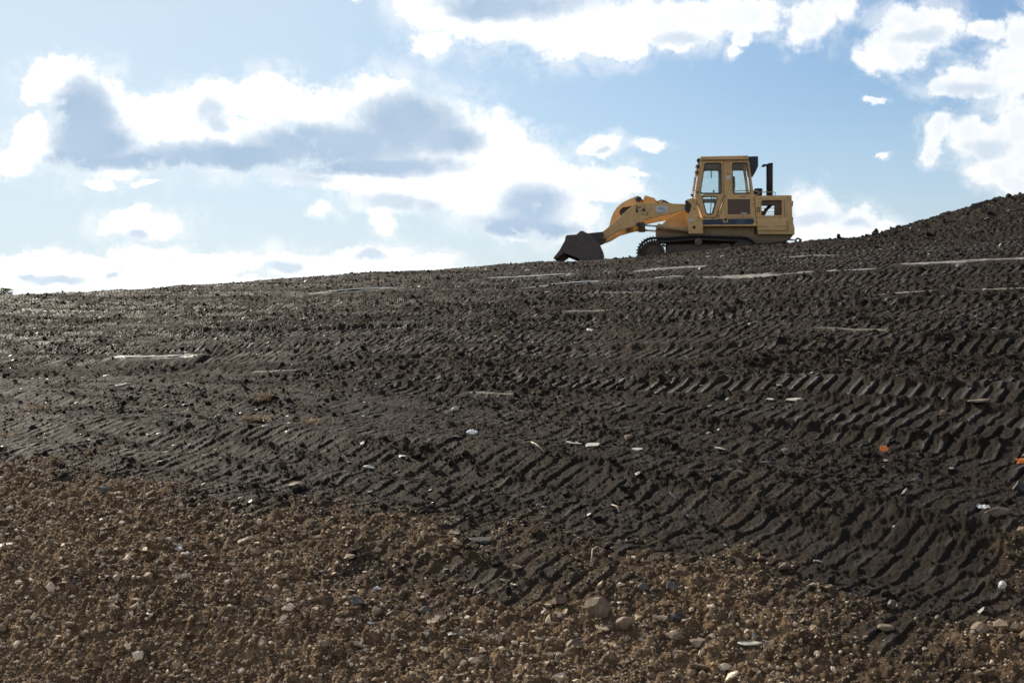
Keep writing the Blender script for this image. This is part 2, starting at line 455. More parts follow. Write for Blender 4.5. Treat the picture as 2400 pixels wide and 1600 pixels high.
M['navy_pale'] = plain('worn navy print', (0.06, 0.085, 0.13), 0.5)
M['acbox'] = plain('dark blue black housing', (0.022, 0.028, 0.045), 0.5)
M['exhaust'] = paint_material('rusty exhaust', (0.035, 0.028, 0.028), dirt=(0.08, 0.045, 0.03), amount=0.5, rough=0.6)
M['screen'] = plain('brown screen', (0.14, 0.088, 0.066), 0.75, 0.0, 0.2, 40)
M['sticker'] = plain('white sticker', (0.62, 0.64, 0.68), 0.4, 0, 0.06)
M['sticker_blue'] = plain('blue print', (0.13, 0.19, 0.36), 0.5, 0, 0.1)
M['sticker_yellow'] = plain('yellow print', (0.62, 0.55, 0.16), 0.5, 0, 0.1)
M['orange'] = plain('orange lamp', (0.75, 0.2, 0.04), 0.35, 0, 0.1)
M['seat'] = plain('seat fabric', (0.03, 0.032, 0.036), 0.8)
M['headliner'] = plain('grey cab lining', (0.16, 0.165, 0.17), 0.8)
M['lamp_glass'] = plain('lamp glass', (0.55, 0.58, 0.6), 0.12)
M['plastic_orange'] = plain('orange plastic', (0.80, 0.22, 0.03), 0.4, 0, 0.15)
M['plastic_red'] = plain('faded red plastic', (0.26, 0.085, 0.045), 0.5, 0, 0.2)
M['paper'] = plain('white plastic scrap', (0.78, 0.78, 0.76), 0.45, 0, 0.08)
M['straw'] = plain('dry straw', (0.32, 0.215, 0.115), 0.7, 0, 0.35, 30)
M['twig'] = plain('pale twig', (0.42, 0.34, 0.24), 0.7, 0, 0.3, 30)
M['bark'] = plain('bark', (0.09, 0.07, 0.05), 0.9)

def leaf_material():
    m, nt, b = new_mat('leaf'); L = nt.links.new
    a = N(nt, 'ShaderNodeAttribute', attribute_name='tone').outputs['Fac']
    c = ramp(nt, a, [(0, (0.035, 0.06, 0.015)), (0.5, (0.07, 0.105, 0.025)), (1, (0.13, 0.16, 0.045))]).outputs[0]
    L(c, b.inputs['Base Color']); b.inputs['Roughness'].default_value = 0.55
    tr = N(nt, 'ShaderNodeBsdfTranslucent'); L(c, tr.inputs[0])
    mx = N(nt, 'ShaderNodeMixShader'); mx.inputs[0].default_value = 0.35
    L(b.outputs[0], mx.inputs[1]); L(tr.outputs[0], mx.inputs[2])
    L(mx.outputs[0], nt.nodes['Material Output'].inputs[0])
    return m
M['leaf'] = leaf_material()

def glass_material():
    m, nt, b = new_mat('cab glass'); L = nt.links.new
    nt.nodes.remove(b)
    tr = N(nt, 'ShaderNodeBsdfTransparent'); tr.inputs[0].default_value = (0.86, 0.92, 0.91, 1)
    gl = N(nt, 'ShaderNodeBsdfGlossy'); gl.inputs['Roughness'].default_value = 0.03
    df = N(nt, 'ShaderNodeBsdfDiffuse'); df.inputs[0].default_value = (0.5, 0.5, 0.47, 1)
    fr = N(nt, 'ShaderNodeFresnel'); fr.inputs[0].default_value = 1.45
    m1 = N(nt, 'ShaderNodeMixShader'); L(fr.outputs[0], m1.inputs[0]); L(tr.outputs[0], m1.inputs[1]); L(gl.outputs[0], m1.inputs[2])
    dirt = ramp(nt, noise(nt, 6, 6, 0.7, objco(nt)), [(0.45, (0.02,) * 3), (0.75, (0.16,) * 3)]).outputs[0]
    m2 = N(nt, 'ShaderNodeMixShader'); L(dirt, m2.inputs[0]); L(m1.outputs[0], m2.inputs[1]); L(df.outputs[0], m2.inputs[2])
    L(m2.outputs[0], nt.nodes['Material Output'].inputs[0])
    return m
M['glass'] = glass_material()

def water_material():
    m, nt, b = new_mat('muddy water with sky sheen'); L = nt.links.new
    co = objco(nt)
    b.inputs['Base Color'].default_value = (0.50, 0.47, 0.42, 1)  # pale base colour stands in for bright sky reflected in the water
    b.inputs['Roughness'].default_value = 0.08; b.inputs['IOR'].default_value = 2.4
    bp = N(nt, 'ShaderNodeBump'); bp.inputs['Distance'].default_value = 0.003; bp.inputs['Strength'].default_value = 0.25
    L(noise(nt, 9, 3, 0.5, co), bp.inputs['Height']); L(bp.outputs[0], b.inputs['Normal'])
    return m
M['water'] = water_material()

#=PART2=
# ------------------------------------------------------------------ the ground: one sheet, dense where the slope is near
def build_ground():
    fine = math.radians(22.0); med = math.radians(40.0)
    half = np.concatenate([np.linspace(0, fine, 640, endpoint=False), np.linspace(fine, med, 250, endpoint=False), np.linspace(med, 1.15, 50, endpoint=False), np.linspace(1.15, math.pi, 40)])
    th = np.concatenate([-half[1:-1][::-1], half])
    rr = np.concatenate([np.geomspace(0.4, 5.6, 36, endpoint=False), np.geomspace(5.6, 41.5, 1380, endpoint=False),
                         np.geomspace(41.5, 62, 60, endpoint=False), np.geomspace(62, 900, 24)])
    T, R = np.meshgrid(th, rr)
    X = R * np.sin(T); Y = R * np.cos(T)
    z, brown, comp, smear, _, pol_glint = terrain(X, Y)
    nr, ntc = X.shape
    v = np.stack([X, Y, z], -1).reshape(-1, 3)
    v = np.concatenate([v, [[0, 0, float(v[:ntc, 2].mean())]]])
    a = np.arange(nr - 1)[:, None] * ntc; b = np.arange(ntc)[None, :]; b2 = (b + 1) % ntc
    f = np.stack([a + b, a + b2, a + ntc + b2, a + ntc + b], -1).reshape(-1, 4)
    ad = lambda q: np.concatenate([q.ravel(), [0]])
    o = mesh_np('ground', v, f[:, ::-1], M['soil'], True, attrs={'brown': ad(brown), 'compact': ad(comp), 'smear': ad(smear), 'polish_glint': ad(pol_glint)})
    tag(o, 'dark churned soil slope with machine tracks above brown stony rubble', kind='structure')
    return o
ground = build_ground()

# ------------------------------------------------------------------ scatter of rubble, clods and shards (uncountable)
def ico(sub):
    bm = bmesh.new(); bmesh.ops.create_icosphere(bm, subdivisions=sub, radius=1.0)
    v = np.array([p.co[:] for p in bm.verts]); f = np.array([[q.index for q in t.verts] for t in bm.faces]); bm.free()
    return v, f
ICO1, ICO2, ICO3 = ico(1), ico(2), ico(3)

def chip(v, rng, cuts, depth=(0.45, 0.85)):
    """angular stone: press the vertices of a ball onto random cutting planes"""
    v = v.copy()
    for _ in range(cuts):
        n = rng.normal(size=3); n /= np.linalg.norm(n)
        d = rng.uniform(*depth); s = v @ n
        v -= np.outer(np.maximum(s - d, 0), n)
    return v

def rotz_tilt(n, rng, tilt):
    a = rng.uniform(0, 2 * np.pi, n); b = rng.normal(0, tilt, n); c = rng.normal(0, tilt, n)
    ca, sa, cb, sb, cc, sc = np.cos(a), np.sin(a), np.cos(b), np.sin(b), np.cos(c), np.sin(c)
    z = np.zeros(n); o = np.ones(n)
    Rz = np.stack([np.stack([ca, -sa, z], -1), np.stack([sa, ca, z], -1), np.stack([z, z, o], -1)], 1)
    Rx = np.stack([np.stack([o, z, z], -1), np.stack([z, cb, -sb], -1), np.stack([z, sb, cb], -1)], 1)
    Ry = np.stack([np.stack([cc, z, sc], -1), np.stack([z, o, z], -1), np.stack([-sc, z, cc], -1)], 1)
    return Rx @ Ry @ Rz

def scatter(name, label, XY, scale, mat, src, rng, tilt=0.25, sink=0.3, protos=8, cuts=7, smooth=False, depth=(0.45, 0.85)):
    n = len(XY)
    z = terrain(XY[:, 0], XY[:, 1])[0]
    pv = np.stack([chip(src[0], rng, cuts, depth) * (1 + 0.12 * rng.normal(size=(len(src[0]), 1))) for _ in range(protos)])
    pid = rng.integers(0, protos, n)
    Rm = rotz_tilt(n, rng, tilt)
    V = np.einsum('nij,nvj->nvi', Rm, pv[pid] * scale[:, None, :])
    V += np.stack([XY[:, 0], XY[:, 1], z + scale[:, 2] * (1 - sink * 2) * 0.9], -1)[:, None, :]
    k = len(src[0])
    Fc = src[1][None] + (np.arange(n) * k)[:, None, None]
    tone = np.repeat(np.clip(rng.beta(1.6, 2.9, n) * 1.2, 0, 1), k)
    o = mesh_np(name, V.reshape(-1, 3), Fc.reshape(-1, 3), mat, smooth, attrs={'tone': tone})
    tag(o, label, kind='stuff')
    return o

def sample(n, ymin, ymax, rng, p=1.0, half=0.62):
    """points on the slope, area density falling as 1/Y^(p)"""
    u = rng.random(n)
    e = 2 - p
    Y = (ymin ** e + u * (ymax ** e - ymin ** e)) ** (1 / e)
    X = (rng.random(n) * 2 - 1) * half * Y
    return np.stack([X, Y], -1)

def brown_at(P): return terrain(P[:, 0], P[:, 1])[1]

def stuff():
    rng = np.random.default_rng(3)
    P = sample(270000, 6.3, 14.0, rng, 0.9)
    b = brown_at(P); P = P[b > rng.random(len(b)) * 0.9 + 0.08]
    s = 0.0046 * (1 - rng.random(len(P))) ** (-0.39); s = np.minimum(s, 0.036)
    sc = np.stack([s * rng.uniform(0.8, 1.5, len(s)), s * rng.uniform(0.8, 1.3, len(s)), s * rng.uniform(0.55, 1.1, len(s))], -1)
    big = s > 0.017
    scatter('rubble', 'brown and tan stones of the rubble at the foot of the slope', P[~big], sc[~big], M['rubble'], ICO1, rng, 0.4, 0.28)
    scatter('rubble', 'larger brown cobbles among the rubble at the foot of the slope', P[big], sc[big], M['rubble'], ICO2, rng, 0.4, 0.36, protos=24, cuts=12, depth=(0.30, 0.72))
    # dark clods
    P = sample(320000, 7.5, 40.0, rng, 1.3)
    t = terrain(P[:, 0], P[:, 1])
    keep = (t[1] < 0.5) &  (rng.random(len(P)) > 0.88 * t[2]) & (t[3] < 0.15) & (fbm(P[:, 0] * 0.8, P[:, 1] * 0.8, 55, 3) + 0.35 > rng.random(len(P)) * 0.6)
    P = P[keep]; Y = P[:, 1]
    s = (0.0028 + 0.00015 * Y) * (1 - rng.random(len(P))) ** (-0.42); s = np.minimum(s, 0.036)
    sc = np.stack([s * rng.uniform(0.8, 1.4, len(s)), s * rng.uniform(0.8, 1.3, len(s)), s * rng.uniform(0.6, 1.0, len(s))], -1)
    scatter('soil_clods', 'dark crumbled soil clods over the tracked slope', P, sc, M['clod'], ICO1, rng, 0.5, 0.3, protos=20, cuts=4, depth=(0.55, 0.95))
    # boulders of soil on the spoil mound
    P = np.stack([rng.uniform(8.5, 24, 700), rng.uniform(31.5, 38.6, 700)], -1)
    s = 0.022 * (1 - rng.random(700)) ** (-0.42); s = np.minimum(s, 0.10)
    sc = np.stack([s * 1.2, s, s * 0.85], -1)
    scatter('soil_clods', 'lumps of dark earth on the spoil mound at right', P, sc, M['clod'], ICO2, rng, 0.5, 0.3, protos=14, cuts=8)
    # pale slate chips that catch the sky
    P = sample(6000, 7.5, 39.0, rng, 1.0)
    t = terrain(P[:, 0], P[:, 1])
    patch = fbm(P[:, 0] * 0.45, P[:, 1] * 0.45, 600, 3)
    P = P[(rng.random(len(P)) < 0.25 + 0.9 * np.clip(patch + 0.15, 0, 1)) & (t[3] < 0.3)]
    s = (0.006 + 0.0007 * P[:, 1]) * (1 - rng.random(len(P))) ** (-0.30); s = np.minimum(s, 0.055)
    sc = np.stack([s * rng.uniform(0.8, 1.9, len(s)), s * rng.uniform(0.6, 1.1, len(s)), s * rng.uniform(0.10, 0.28, len(s))], -1)
    scatter('slate_chips', 'pale flat slate chips scattered over the slope', P, sc, M['shard'], ICO2, rng, 0.3, 0.02, protos=12, cuts=6, depth=(0.5, 0.9))
stuff()

# ------------------------------------------------------------------ single stones one can point at
# photo px, px, width, height (photo px), material, flatness kind, label
ST = [
 (168,1398,24,40,'redst','up','upright reddish brown stone standing alone in the rubble, lower left'),
 (632,1432,42,24,'brownst','ang','dark angular rock casting a shadow on the rubble below the pale slate'),
 (420,1287,48,13,'bluegrey','flat','pale blue grey slate lying flat in the brown rubble'),
 (40,1264,40,10,'pale','flat','pale oval flat stone at the left edge of the rubble'),
 (126,1279,30,12,'tan','ang','tan flat stone just right of the pale oval stone at the left edge'),
 (155,1287,30,8,'pale','flat','narrow pale stone in the left rubble beside a tan one'),
 (698,1130,42,20,'brownst','round','smooth oval brown stone at the edge where dark soil meets rubble'),
 (241,1160,26,20,'grey','ang','dark grey stone in front of two flat tan stones, far left'),
 (290,1157,40,16,'tan','ang','tan stone behind the flat slab in the small pile at left'),
 (298,1172,42,13,'tan','flat','flat tan slab at the front of the small pile at left'),
 (757,1546,28,22,'tan','round','round tan cobble near the bottom edge, left of centre'),
 (715,1438,20,16,'brownst','round','small round brown cobble right of the dark angular rock'),
 (1404,1436,64,38,'tan','ang','largest tan boulder in the rubble, angular, near the dark soil'),
 (1466,1462,44,30,'tan','round','rounded tan boulder just right of the largest tan boulder'),
 (1310,1410,38,22,'brownst','ang','brown block left of and behind the largest tan boulder'),
 (1327,1434,50,18,'redst','flat','long reddish stone left of the largest tan boulder'),
 (1415,1460,42,16,'tan','flat','flat tan stone in front of the largest tan boulder'),
 (998,1428,26,21,'grey','round','dark grey rounded cobble alone in the central rubble'),
 (838,1434,36,28,'grey','ang','grey block at the end of a long tan slab'),
 (822,1408,64,15,'tan','flat','long tan slab lying behind a grey block'),
 (1036,1453,38,18,'brownst','ang','brown angular stone below the dark grey rounded cobble'),
 (1014,1465,34,16,'tan','flat','flat tan stone with a straight edge below the dark grey rounded cobble'),
 (921,1459,26,24,'brownst','ang','dark brown chunk between the grey block and the flat tan stone'),
 (1088,1500,26,20,'brownst','round','brown rounded stone in the lower central rubble'),
 (1347,1527,42,24,'brownst','ang','brown block low in the rubble below the boulders'),
 (1583,1458,44,26,'darks','ang','dark rock where the black soil runs into the rubble, right of the boulders'),
 (1509,1391,30,21,'grey','round','grey cobble at the foot of the dark soil above the boulders'),
 (1573,1391,42,18,'grey','ang','long grey stone right of the grey cobble at the foot of the dark soil'),
 (1582,1494,48,24,'tan','ang','broad tan stone below the dark rock right of the boulders'),
 (803,1497,30,20,'tan','ang','tan wedge of stone in the lower rubble, left of centre'),
 (1060,1512,36,9,'pale','flat','thin pale flake in the lower central rubble'),
 (865,1469,22,9,'white','flat','small white flake on the rubble below the grey block'),
 (886,1368,20,10,'white','ang','small white lump on the upper central rubble'),
 (1118,1373,26,22,'brownst','ang','brown block near the top of the central rubble'),
 (1212,1340,30,14,'tan','ang','tan stone at the upper edge of the rubble right of centre'),
 (1067,1263,32,12,'tan','flat','flat tan stone at the tip of the rubble against the dark soil'),
 (1137,1279,64,17,'darks','ang','long dark slab half buried in the black soil near the tip of the rubble'),
 (1637,1507,46,24,'tan','ang','pale brown flat topped rock at the lower right of centre'),
 (1763,1506,60,15,'pale','flat','longest pale slab in the lower right rubble'),
 (1803,1506,28,12,'pale','flat','short pale slab touching the right end of the longest pale slab'),
 (1716,1462,28,23,'brownst','round','round brown cobble above the pale slabs'),
 (1839,1342,34,22,'brownst','ang','brown rock lying on the black soil above the lower right rubble'),
 (2123,1193,30,24,'grey','ang','grey cube of rock on the soft tracked soil at right'),
 (2077,1503,38,15,'tan','round','smooth oval tan stone in the right rubble'),
 (2298,1518,42,28,'tan','round','rounded tan boulder left of the triangular one at the right edge'),
 (2342,1508,44,30,'tan','ang','triangular tan boulder near the right edge of the rubble'),
 (2386,1518,34,30,'tan','ang','tan block cut by the right edge of the rubble'),
 (2087,1454,28,26,'brownst','ang','brown block on the upper part of the right rubble'),
 (2351,1374,20,22,'white','round','bright white rounded stone on dark soil at the right edge'),
 (2340,1238,48,22,'brownst','ang','brown topped dark rock beside the white wrapper scrap at right'),
 (2388,1148,40,44,'darks','ang','largest dark block, cut by the right edge above the soft soil'),
 (1730,1122,44,15,'darks','flat','dark flat slab lying across the soft tracks right of centre'),
 (2147,1131,32,16,'grey','ang','grey slab low on the right slope, left of the large dark block'),
 (1935,1406,30,12,'tan','ang','tan stone at the border of soil and rubble, right'),
 (1861,922,38,19,'pale','flat','largest pale slab on the tracked slope, right of centre'),
 (1806,922,28,12,'pale','flat','pale slab just left of the largest pale slab on the tracked slope'),
 (2212,957,26,22,'tan','ang','tan slab leaning on the right slope'),
 (2296,938,46,14,'tan','flat','long tan slab on the right slope above the leaning one'),
 (2079,690,16,12,'darks','ang','dark cube of rock sitting on the pale wheel smear at right'),
 (1845,1060,32,22,'grey','ang','grey rock between deep track marks on the right slope'),
 (1688,1046,36,9,'pale','flat','pale flat flake in the tracks right of centre'),
 (1344,1050,38,12,'pale','flat','left one of two pale flagstones side by side in mid slope'),
 (1391,1053,42,15,'pale','flat','right one of two pale flagstones side by side in mid slope'),
 (1494,1050,24,9,'pale','flat','smaller pale flagstone right of the pair in mid slope'),
 (866,1090,32,12,'white','ang','white broken stone at the left end of the soft tracks'),
 (945,1073,20,9,'white','flat','small white stone above the broken white one in mid slope'),
 (1198,789,22,22,'darks','ang','dark block standing beside a white stone in the upper middle of the slope'),
 (1162,787,16,8,'white','flat','small white stone left of the dark block in the upper middle of the slope'),
 (1473,1026,26,14,'tan','round','tan stone above the smaller pale flagstone'),
 (990,858,16,22,'darks','up','dark upright lump in the tracks, upper left of centre'),
 (1290,919,18,7,'white','flat','thin white flake beside a pale smear in mid slope'),
 (2286,492,22,18,'darks','ang','tallest dark boulder on the skyline of the spoil mound'),
 (2337,474,26,11,'darks','ang','broad dark boulder at the top of the spoil mound, right of the tallest'),
 (2228,521,20,9,'darks','round','round dark boulder on the skyline halfway up the spoil mound'),
 (2158,541,16,10,'darks','round','round dark boulder at the foot of the spoil mound'),
 (2261,508,12,6,'darks','round','small dark boulder between two larger ones on the mound skyline'),
 (1902,563,20,6,'darks','ang','dark wedge of earth on the crest behind the loader'),
]
def stone(px, py, w, h, mat, kind, label, seed):
    rng = np.random.default_rng(seed)
    x, y = ray_hit(px, py); z = float(terrain(np.array([x]), np.array([y]))[0][0])
    m = y / F
    W = w * m / 2; H = h * m / 2
    v, f = ICO3
    v = v * (1 + 0.10 * np.array([[mnoise.noise(Vector(p * 1.7 + seed))] for p in v]))
    dep = W * rng.uniform(0.75, 1.05)
    if kind == 'flat':
        g = 0.24; th = max(H * 0.75, W * 0.10); dep = max(H / g * 0.8, W * 0.6); dep = min(dep, W * 1.8)
        for _ in range(7):
            an = rng.uniform(0, 6.283); nv = np.array([math.cos(an), math.sin(an), rng.uniform(-.25, .25)]); dd = rng.uniform(0.42, 0.85)
            v -= np.outer(np.maximum(v @ nv - dd, 0), nv)
        v[:, 2] = np.clip(v[:, 2] + 0.12 * v[:, 0] * rng.normal(), -0.45, 0.45) * 1.5
        sc = (W * 1.3, dep * 1.15, th * 0.5)
    elif kind == 'round':
        v = chip(v, rng, 9, (0.62, 0.92)); sc = (W * 1.08, dep, H * 1.1)
    elif kind == 'up':
        v = chip(v, rng, 9, (0.5, 0.9)); sc = (W * 1.2, W * 0.9, H * 1.15)
    else:
        v = chip(v, rng, 13, (0.36, 0.78)); sc = (W * 1.25, dep * 1.1, H * 1.3)
    v = v * np.array(sc)
    a = rng.uniform(-0.35, 0.35); c, s = math.cos(a), math.sin(a)
    v = np.stack([v[:, 0] * c - v[:, 1] * s, v[:, 0] * s + v[:, 1] * c, v[:, 2]], -1)
    lo = v[:, 2].min()
    o = mesh_np('stone', v, f, M[mat], False)
    o.location = (x, y, z - lo - (v[:, 2].max() - lo) * (0.42 if mat == 'darks' else 0.25 if kind != 'flat' else 0.30))
    o.rotation_euler = (math.radians(5), rng.normal(0, 0.05), 0)
    tag(o, label, 'stone', 'stones lying on the slope')
for i, s in enumerate(ST): stone(*s, seed=100 + i)

# puddles lying in the upper ruts
def puddle(i, label):
    x0, y0, x1, y1, w, k = SW[i]; w = w * 1.25
    rng = random.Random(i)
    n = 26; top = []; bot = []
    dx, dy = x1 - x0, y1 - y0; l = math.hypot(dx, dy); nx, ny = -dy / l, dx / l
    P = []
    for j in range(n + 1):
        t = j / n
        ww = w * (math.sin(math.pi * t) ** 0.45) * (0.75 + 0.6 * mnoise.noise(Vector((t * 5, i * 3.1, 0))))
        ww2 = w * (math.sin(math.pi * t) ** 0.45) * (0.75 + 0.6 * mnoise.noise(Vector((t * 5, i * 3.1 + 9, 0))))
        cx, cy = x0 + dx * t, y0 + dy * t
        P.append(((cx + nx * ww, cy + ny * ww), (cx - nx * ww2, cy - ny * ww2)))
    mb = MB()
    cl = np.array([(x0 + dx * j / n, y0 + dy * j / n) for j in range(n + 1)]); cz = terrain(cl[:, 0], cl[:, 1])[0]
    cz = np.convolve(np.pad(cz, 3, mode='edge'), np.ones(7) / 7, mode='valid')
    zf = lambda p, o: float(np.interp(((p[0] - x0) * dx + (p[1] - y0) * dy) / l / l, np.linspace(0, 1, n + 1), cz)) + 0.012 + o
    for j in range(n):
        a, b = P[j]; c, d = P[j + 1]
        q = [(*a, zf(a, -.012)), (*((Vector(a) * .8 + Vector(b) * .2)), 0), (*((Vector(a) * .2 + Vector(b) * .8)), 0), (*b, zf(b, -.012)),
             (*c, zf(c, -.012)), (*((Vector(c) * .8 + Vector(d) * .2)), 0), (*((Vector(c) * .2 + Vector(d) * .8)), 0), (*d, zf(d, -.012))]
        q = [(v[0], v[1], zf(v, 0)) if i in (1, 2, 5, 6) else v for i, v in enumerate(q)]
        mb.add(q, [(0, 1, 5, 4), (1, 2, 6, 5), (2, 3, 7, 6)], False)
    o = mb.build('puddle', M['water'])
    tag(o, label, kind='structure')
for i, lb in enumerate(['long thin puddle shining in an upper rut left of the bucket', 'bright puddle in the rut below the bucket',
                        'bright puddle in the rut right of the one below the bucket', 'bright white puddle in a track on the left slope',
                        'thin puddle in the rut just under the bucket']):
    puddle(i, lb)

# ------------------------------------------------------------------ litter, straw, twigs
def scrap(px, py, w, h, mat, label, seed, name='plastic_scrap', cat='litter'):
    rng = random.Random(seed)
    x, y, z = hit(px, py); m = y / F
    bm = bmesh.new()
    nx, ny = 7, 5
    g = [[bm.verts.new(((i / (nx - 1) - .5) * w * m * (1 + .25 * rng.uniform(-1, 1)), (j / (ny - 1) - .5) * w * m * 0.6 * (1 + .3 * rng.uniform(-1, 1)),
          h * m * (j / (ny - 1)) * 0.9 + rng.uniform(-.18, .18) * h * m)) for i in range(nx)] for j in range(ny)]
    for j in range(ny - 1):
        for i in range(nx - 1):
            if (i in (0, nx - 2) and j in (0, ny - 2)) and rng.random() < .6: continue
            bm.faces.new((g[j][i], g[j][i + 1], g[j + 1][i + 1], g[j + 1][i]))
    me = bpy.data.meshes.new(name); bm.to_mesh(me); bm.free(); me.materials.append(M[mat])
    o = bpy.data.objects.new(name, me); COL.objects.link(o)
    o.location = (x, y, z + 0.008)
    so = o.modifiers.new('thick', 'SOLIDIFY'); so.thickness = 0.003
    tag(o, label, cat)
scrap(2072, 1056, 22, 12, 'plastic_orange', 'bright orange plastic scrap among the track marks at right', 1)
scrap(2394, 1052, 26, 11, 'plastic_orange', 'orange plastic scrap cut by the right edge', 2)
scrap(2304, 1226, 26, 8, 'paper', 'white wrapper scrap next to a brown topped rock at right', 5)
scrap(1106, 1031, 24, 9, 'paper', 'white scrap in the middle of the slope', 7)

def tuft(px, py, w, n, label, seed):
    rng = random.Random(seed)
    x, y, z = hit(px, py); m = y / F
    mb = MB(); W = w * m / 2
    for k in range(n):
        a = rng.uniform(0, 6.28); r = W * math.sqrt(rng.random()) * 0.9
        px0, py0 = r * math.cos(a), r * math.sin(a) * 0.7
        l = rng.uniform(0.05, 0.13); d = rng.uniform(0, 6.28); el = rng.uniform(0.05, 0.8)
        zz = float(terrain(np.array([x + px0]), np.array([y + py0]))[0][0]) - z + 0.005
        p0 = Vector((px0, py0, zz)); p1 = p0 + Vector((math.cos(d) * math.cos(el), math.sin(d) * math.cos(el), math.sin(el))) * l
        pm = (p0 + p1) / 2 + Vector((0, 0, 0.018))
        mb.tube([p0, pm, p1], [0.0032, 0.0028, 0.001], 4, False)
    o = mb.build('straw_tuft', M['straw']); o.location = (x, y, z)
    tag(o, label, 'dry grass', 'tufts of dry straw on the slope')
tuft(605, 999, 62, 170, 'largest tuft of dry straw lying on the left slope', 1)
tuft(620, 947, 36, 70, 'small straw tuft just above the largest one', 2)
tuft(725, 1012, 30, 45, 'small straw tuft right of the largest one', 3)
tuft(84, 965, 70, 90, 'brownish straw patch at the far left of the slope', 4)

def twig(path_px, r, label):
    pts = []
    for k, (px, py, up) in enumerate(path_px):
        x, y, z = hit(px, py)
        pts.append((x, y, z + up))
    o0 = Vector(pts[0]); mb = MB()
    mb.tube([Vector(p) - o0 for p in pts], r, 6)
    o = mb.build('twig', M['twig']); o.location = o0
    tag(o, label, 'twig')
twig([(1434, 1180, .03), (1446, 1186, .045), (1450, 1194, .01)], 0.0045, 'thin pale bent twig on the soft tracks in mid slope')
twig([(1385, 1345, .02), (1389, 1328, .06), (1400, 1318, .05), (1410, 1316, .02)], 0.005, 'curved pale stalk standing on dark soil above the boulders')
twig([(1246, 1068, .02), (1254, 1076, .05), (1262, 1081, .03), (1275, 1085, .01)], 0.006, 'grey forked twig among the flakes in the middle of the slope')

# ------------------------------------------------------------------ small tree beyond the crest, at the left edge
def tree():
    y = 58.0; x = -24.5 * y / 68.0 - 0.15
    x = (-16 - CX) / F * y
    gz = float(terrain(np.array([x]), np.array([y]))[0][0])
    ztop = ZE + (CY - 672) / F * y
    root = empty('tree', (x, y, gz))
    H = ztop - gz
    rng = random.Random(4)
    mb = MB()
    mb.tube([(0, 0, -0.2), (0.05, 0, H * .3), (-0.04, 0.05, H * .6), (0, 0, H * .9)], [0.11, 0.085, 0.06, 0.02], 8)
    ends = []
    for k in range(16):
        a = rng.uniform(0, 6.28); z0 = H * rng.uniform(.25, .75); l = rng.uniform(.35, .8)
        p0 = Vector((0, 0, z0)); p1 = p0 + Vector((math.cos(a) * l, math.sin(a) * l, l * .55))
        if p1.z > H * .96: p1.z = H * .96
        mb.tube([p0, (p0 + p1) / 2 + Vector((0, 0, .04)), p1], [0.03, 0.02, 0.008], 6)
        ends.append(p1)
    mb.build('trunk', M['bark'], root)
    nr = np.random.default_rng(5); n = 2600
    E = np.array([e[:] for e in ends] + [(0, 0, H * .92)])
    c = E[nr.integers(0, len(E), n)] + nr.normal(0, 0.17, (n, 3))
    c[:, 2] = np.minimum(c[:, 2], H * 1.02 - 0.3 * np.hypot(c[:, 0], c[:, 1]) * 0.6)
    u = nr.normal(size=(n, 3)); u /= np.linalg.norm(u, axis=1)[:, None]
    w = np.cross(u, nr.normal(size=(n, 3))); w /= np.linalg.norm(w, axis=1)[:, None]
    s = nr.uniform(.03, .06, n)[:, None]
    V = np.stack([c - u * s, c + w * s * .5, c + u * s, c - w * s * .5], 1).reshape(-1, 3)
    Fc = np.arange(n * 4).reshape(-1, 4)
    mesh_np('crown', V, Fc, M['leaf'], False, root, attrs={'tone': np.repeat(nr.random(n), 4)})
    tag(root, 'small green bushy tree behind the crest at the left edge', 'tree')
tree()

#=PART3=
# ------------------------------------------------------------------ the tracked loader
PSI = math.atan((1540 - CX) / F)
LV = (math.sin(PSI), math.cos(PSI)); AV = (math.cos(PSI), -math.sin(PSI))
LD = 41.0
OX, OY = (1580 - CX) / F * LD, LD
OZ = (CY - 634) / F * LD
WID = 2.4
loader = empty('track_loader', (OX, OY, OZ + ZE), -PSI)
tag(loader, 'faded yellow tracked loader with a dark bucket, parked on the crest against the sky', 'loader')

def lp(px, py, d=0.0):
    dx, dz = (px - CX) / F, (CY - py) / F
    t = (d + OX * LV[0] + OY * LV[1]) / (dx * LV[0] + LV[1])
    rx, ry = t * dx - OX, t - OY
    return (rx * AV[0] + ry * AV[1], t * dz - OZ)
def ol(pts, d): return [lp(a, b, d) for a, b in pts]
def p3(px, py, d): x, z = lp(px, py, d); return (x, d, z)
PXM = LD / F        # metres per photo pixel at the loader

def rounded(pts, r, n=5):
    out = []; k = len(pts)
    for i in range(k):
        p = Vector(pts[i]); a = Vector(pts[i - 1]) - p; b = Vector(pts[(i + 1) % k]) - p
        ra = min(r, a.length * .45, b.length * .45)
        s = p + a.normalized() * ra; e = p + b.normalized() * ra
        for j in range(n + 1):
            t = j / n
            q = s * (1 - t) ** 2 + p * 2 * t * (1 - t) + e * t * t
            out.append((q.x, q.y))
    return out
def grow(pts, s):
    """offset a convex outline outwards by s (same units)"""
    cx = sum(p[0] for p in pts) / len(pts); cz = sum(p[1] for p in pts) / len(pts)
    out = []
    for x, z in pts:
        v = Vector((x - cx, z - cz)); l = v.length
        v = v * ((l + s) / l); out.append((cx + v.x, cz + v.y))
    return out
def pr(name, mat, pts, d0, d1, parent=None, holes=(), bevel=0.01, dref=None):
    dref = d0 if dref is None else dref
    mb = MB(); mb.prism(ol(pts, dref), d0, d1, [ol(h, dref) for h in holes])
    return mb.build(name, M[mat], parent or loader, bevel)
def pair(name, mat, pts, d0, d1, holes=(), bevel=0.01):
    a = pr(name, mat, pts, d0, d1, None, holes, bevel)
    b = pr(name, mat, pts, WID - d1, WID - d0, None, holes, bevel, dref=d0)
    return a, b
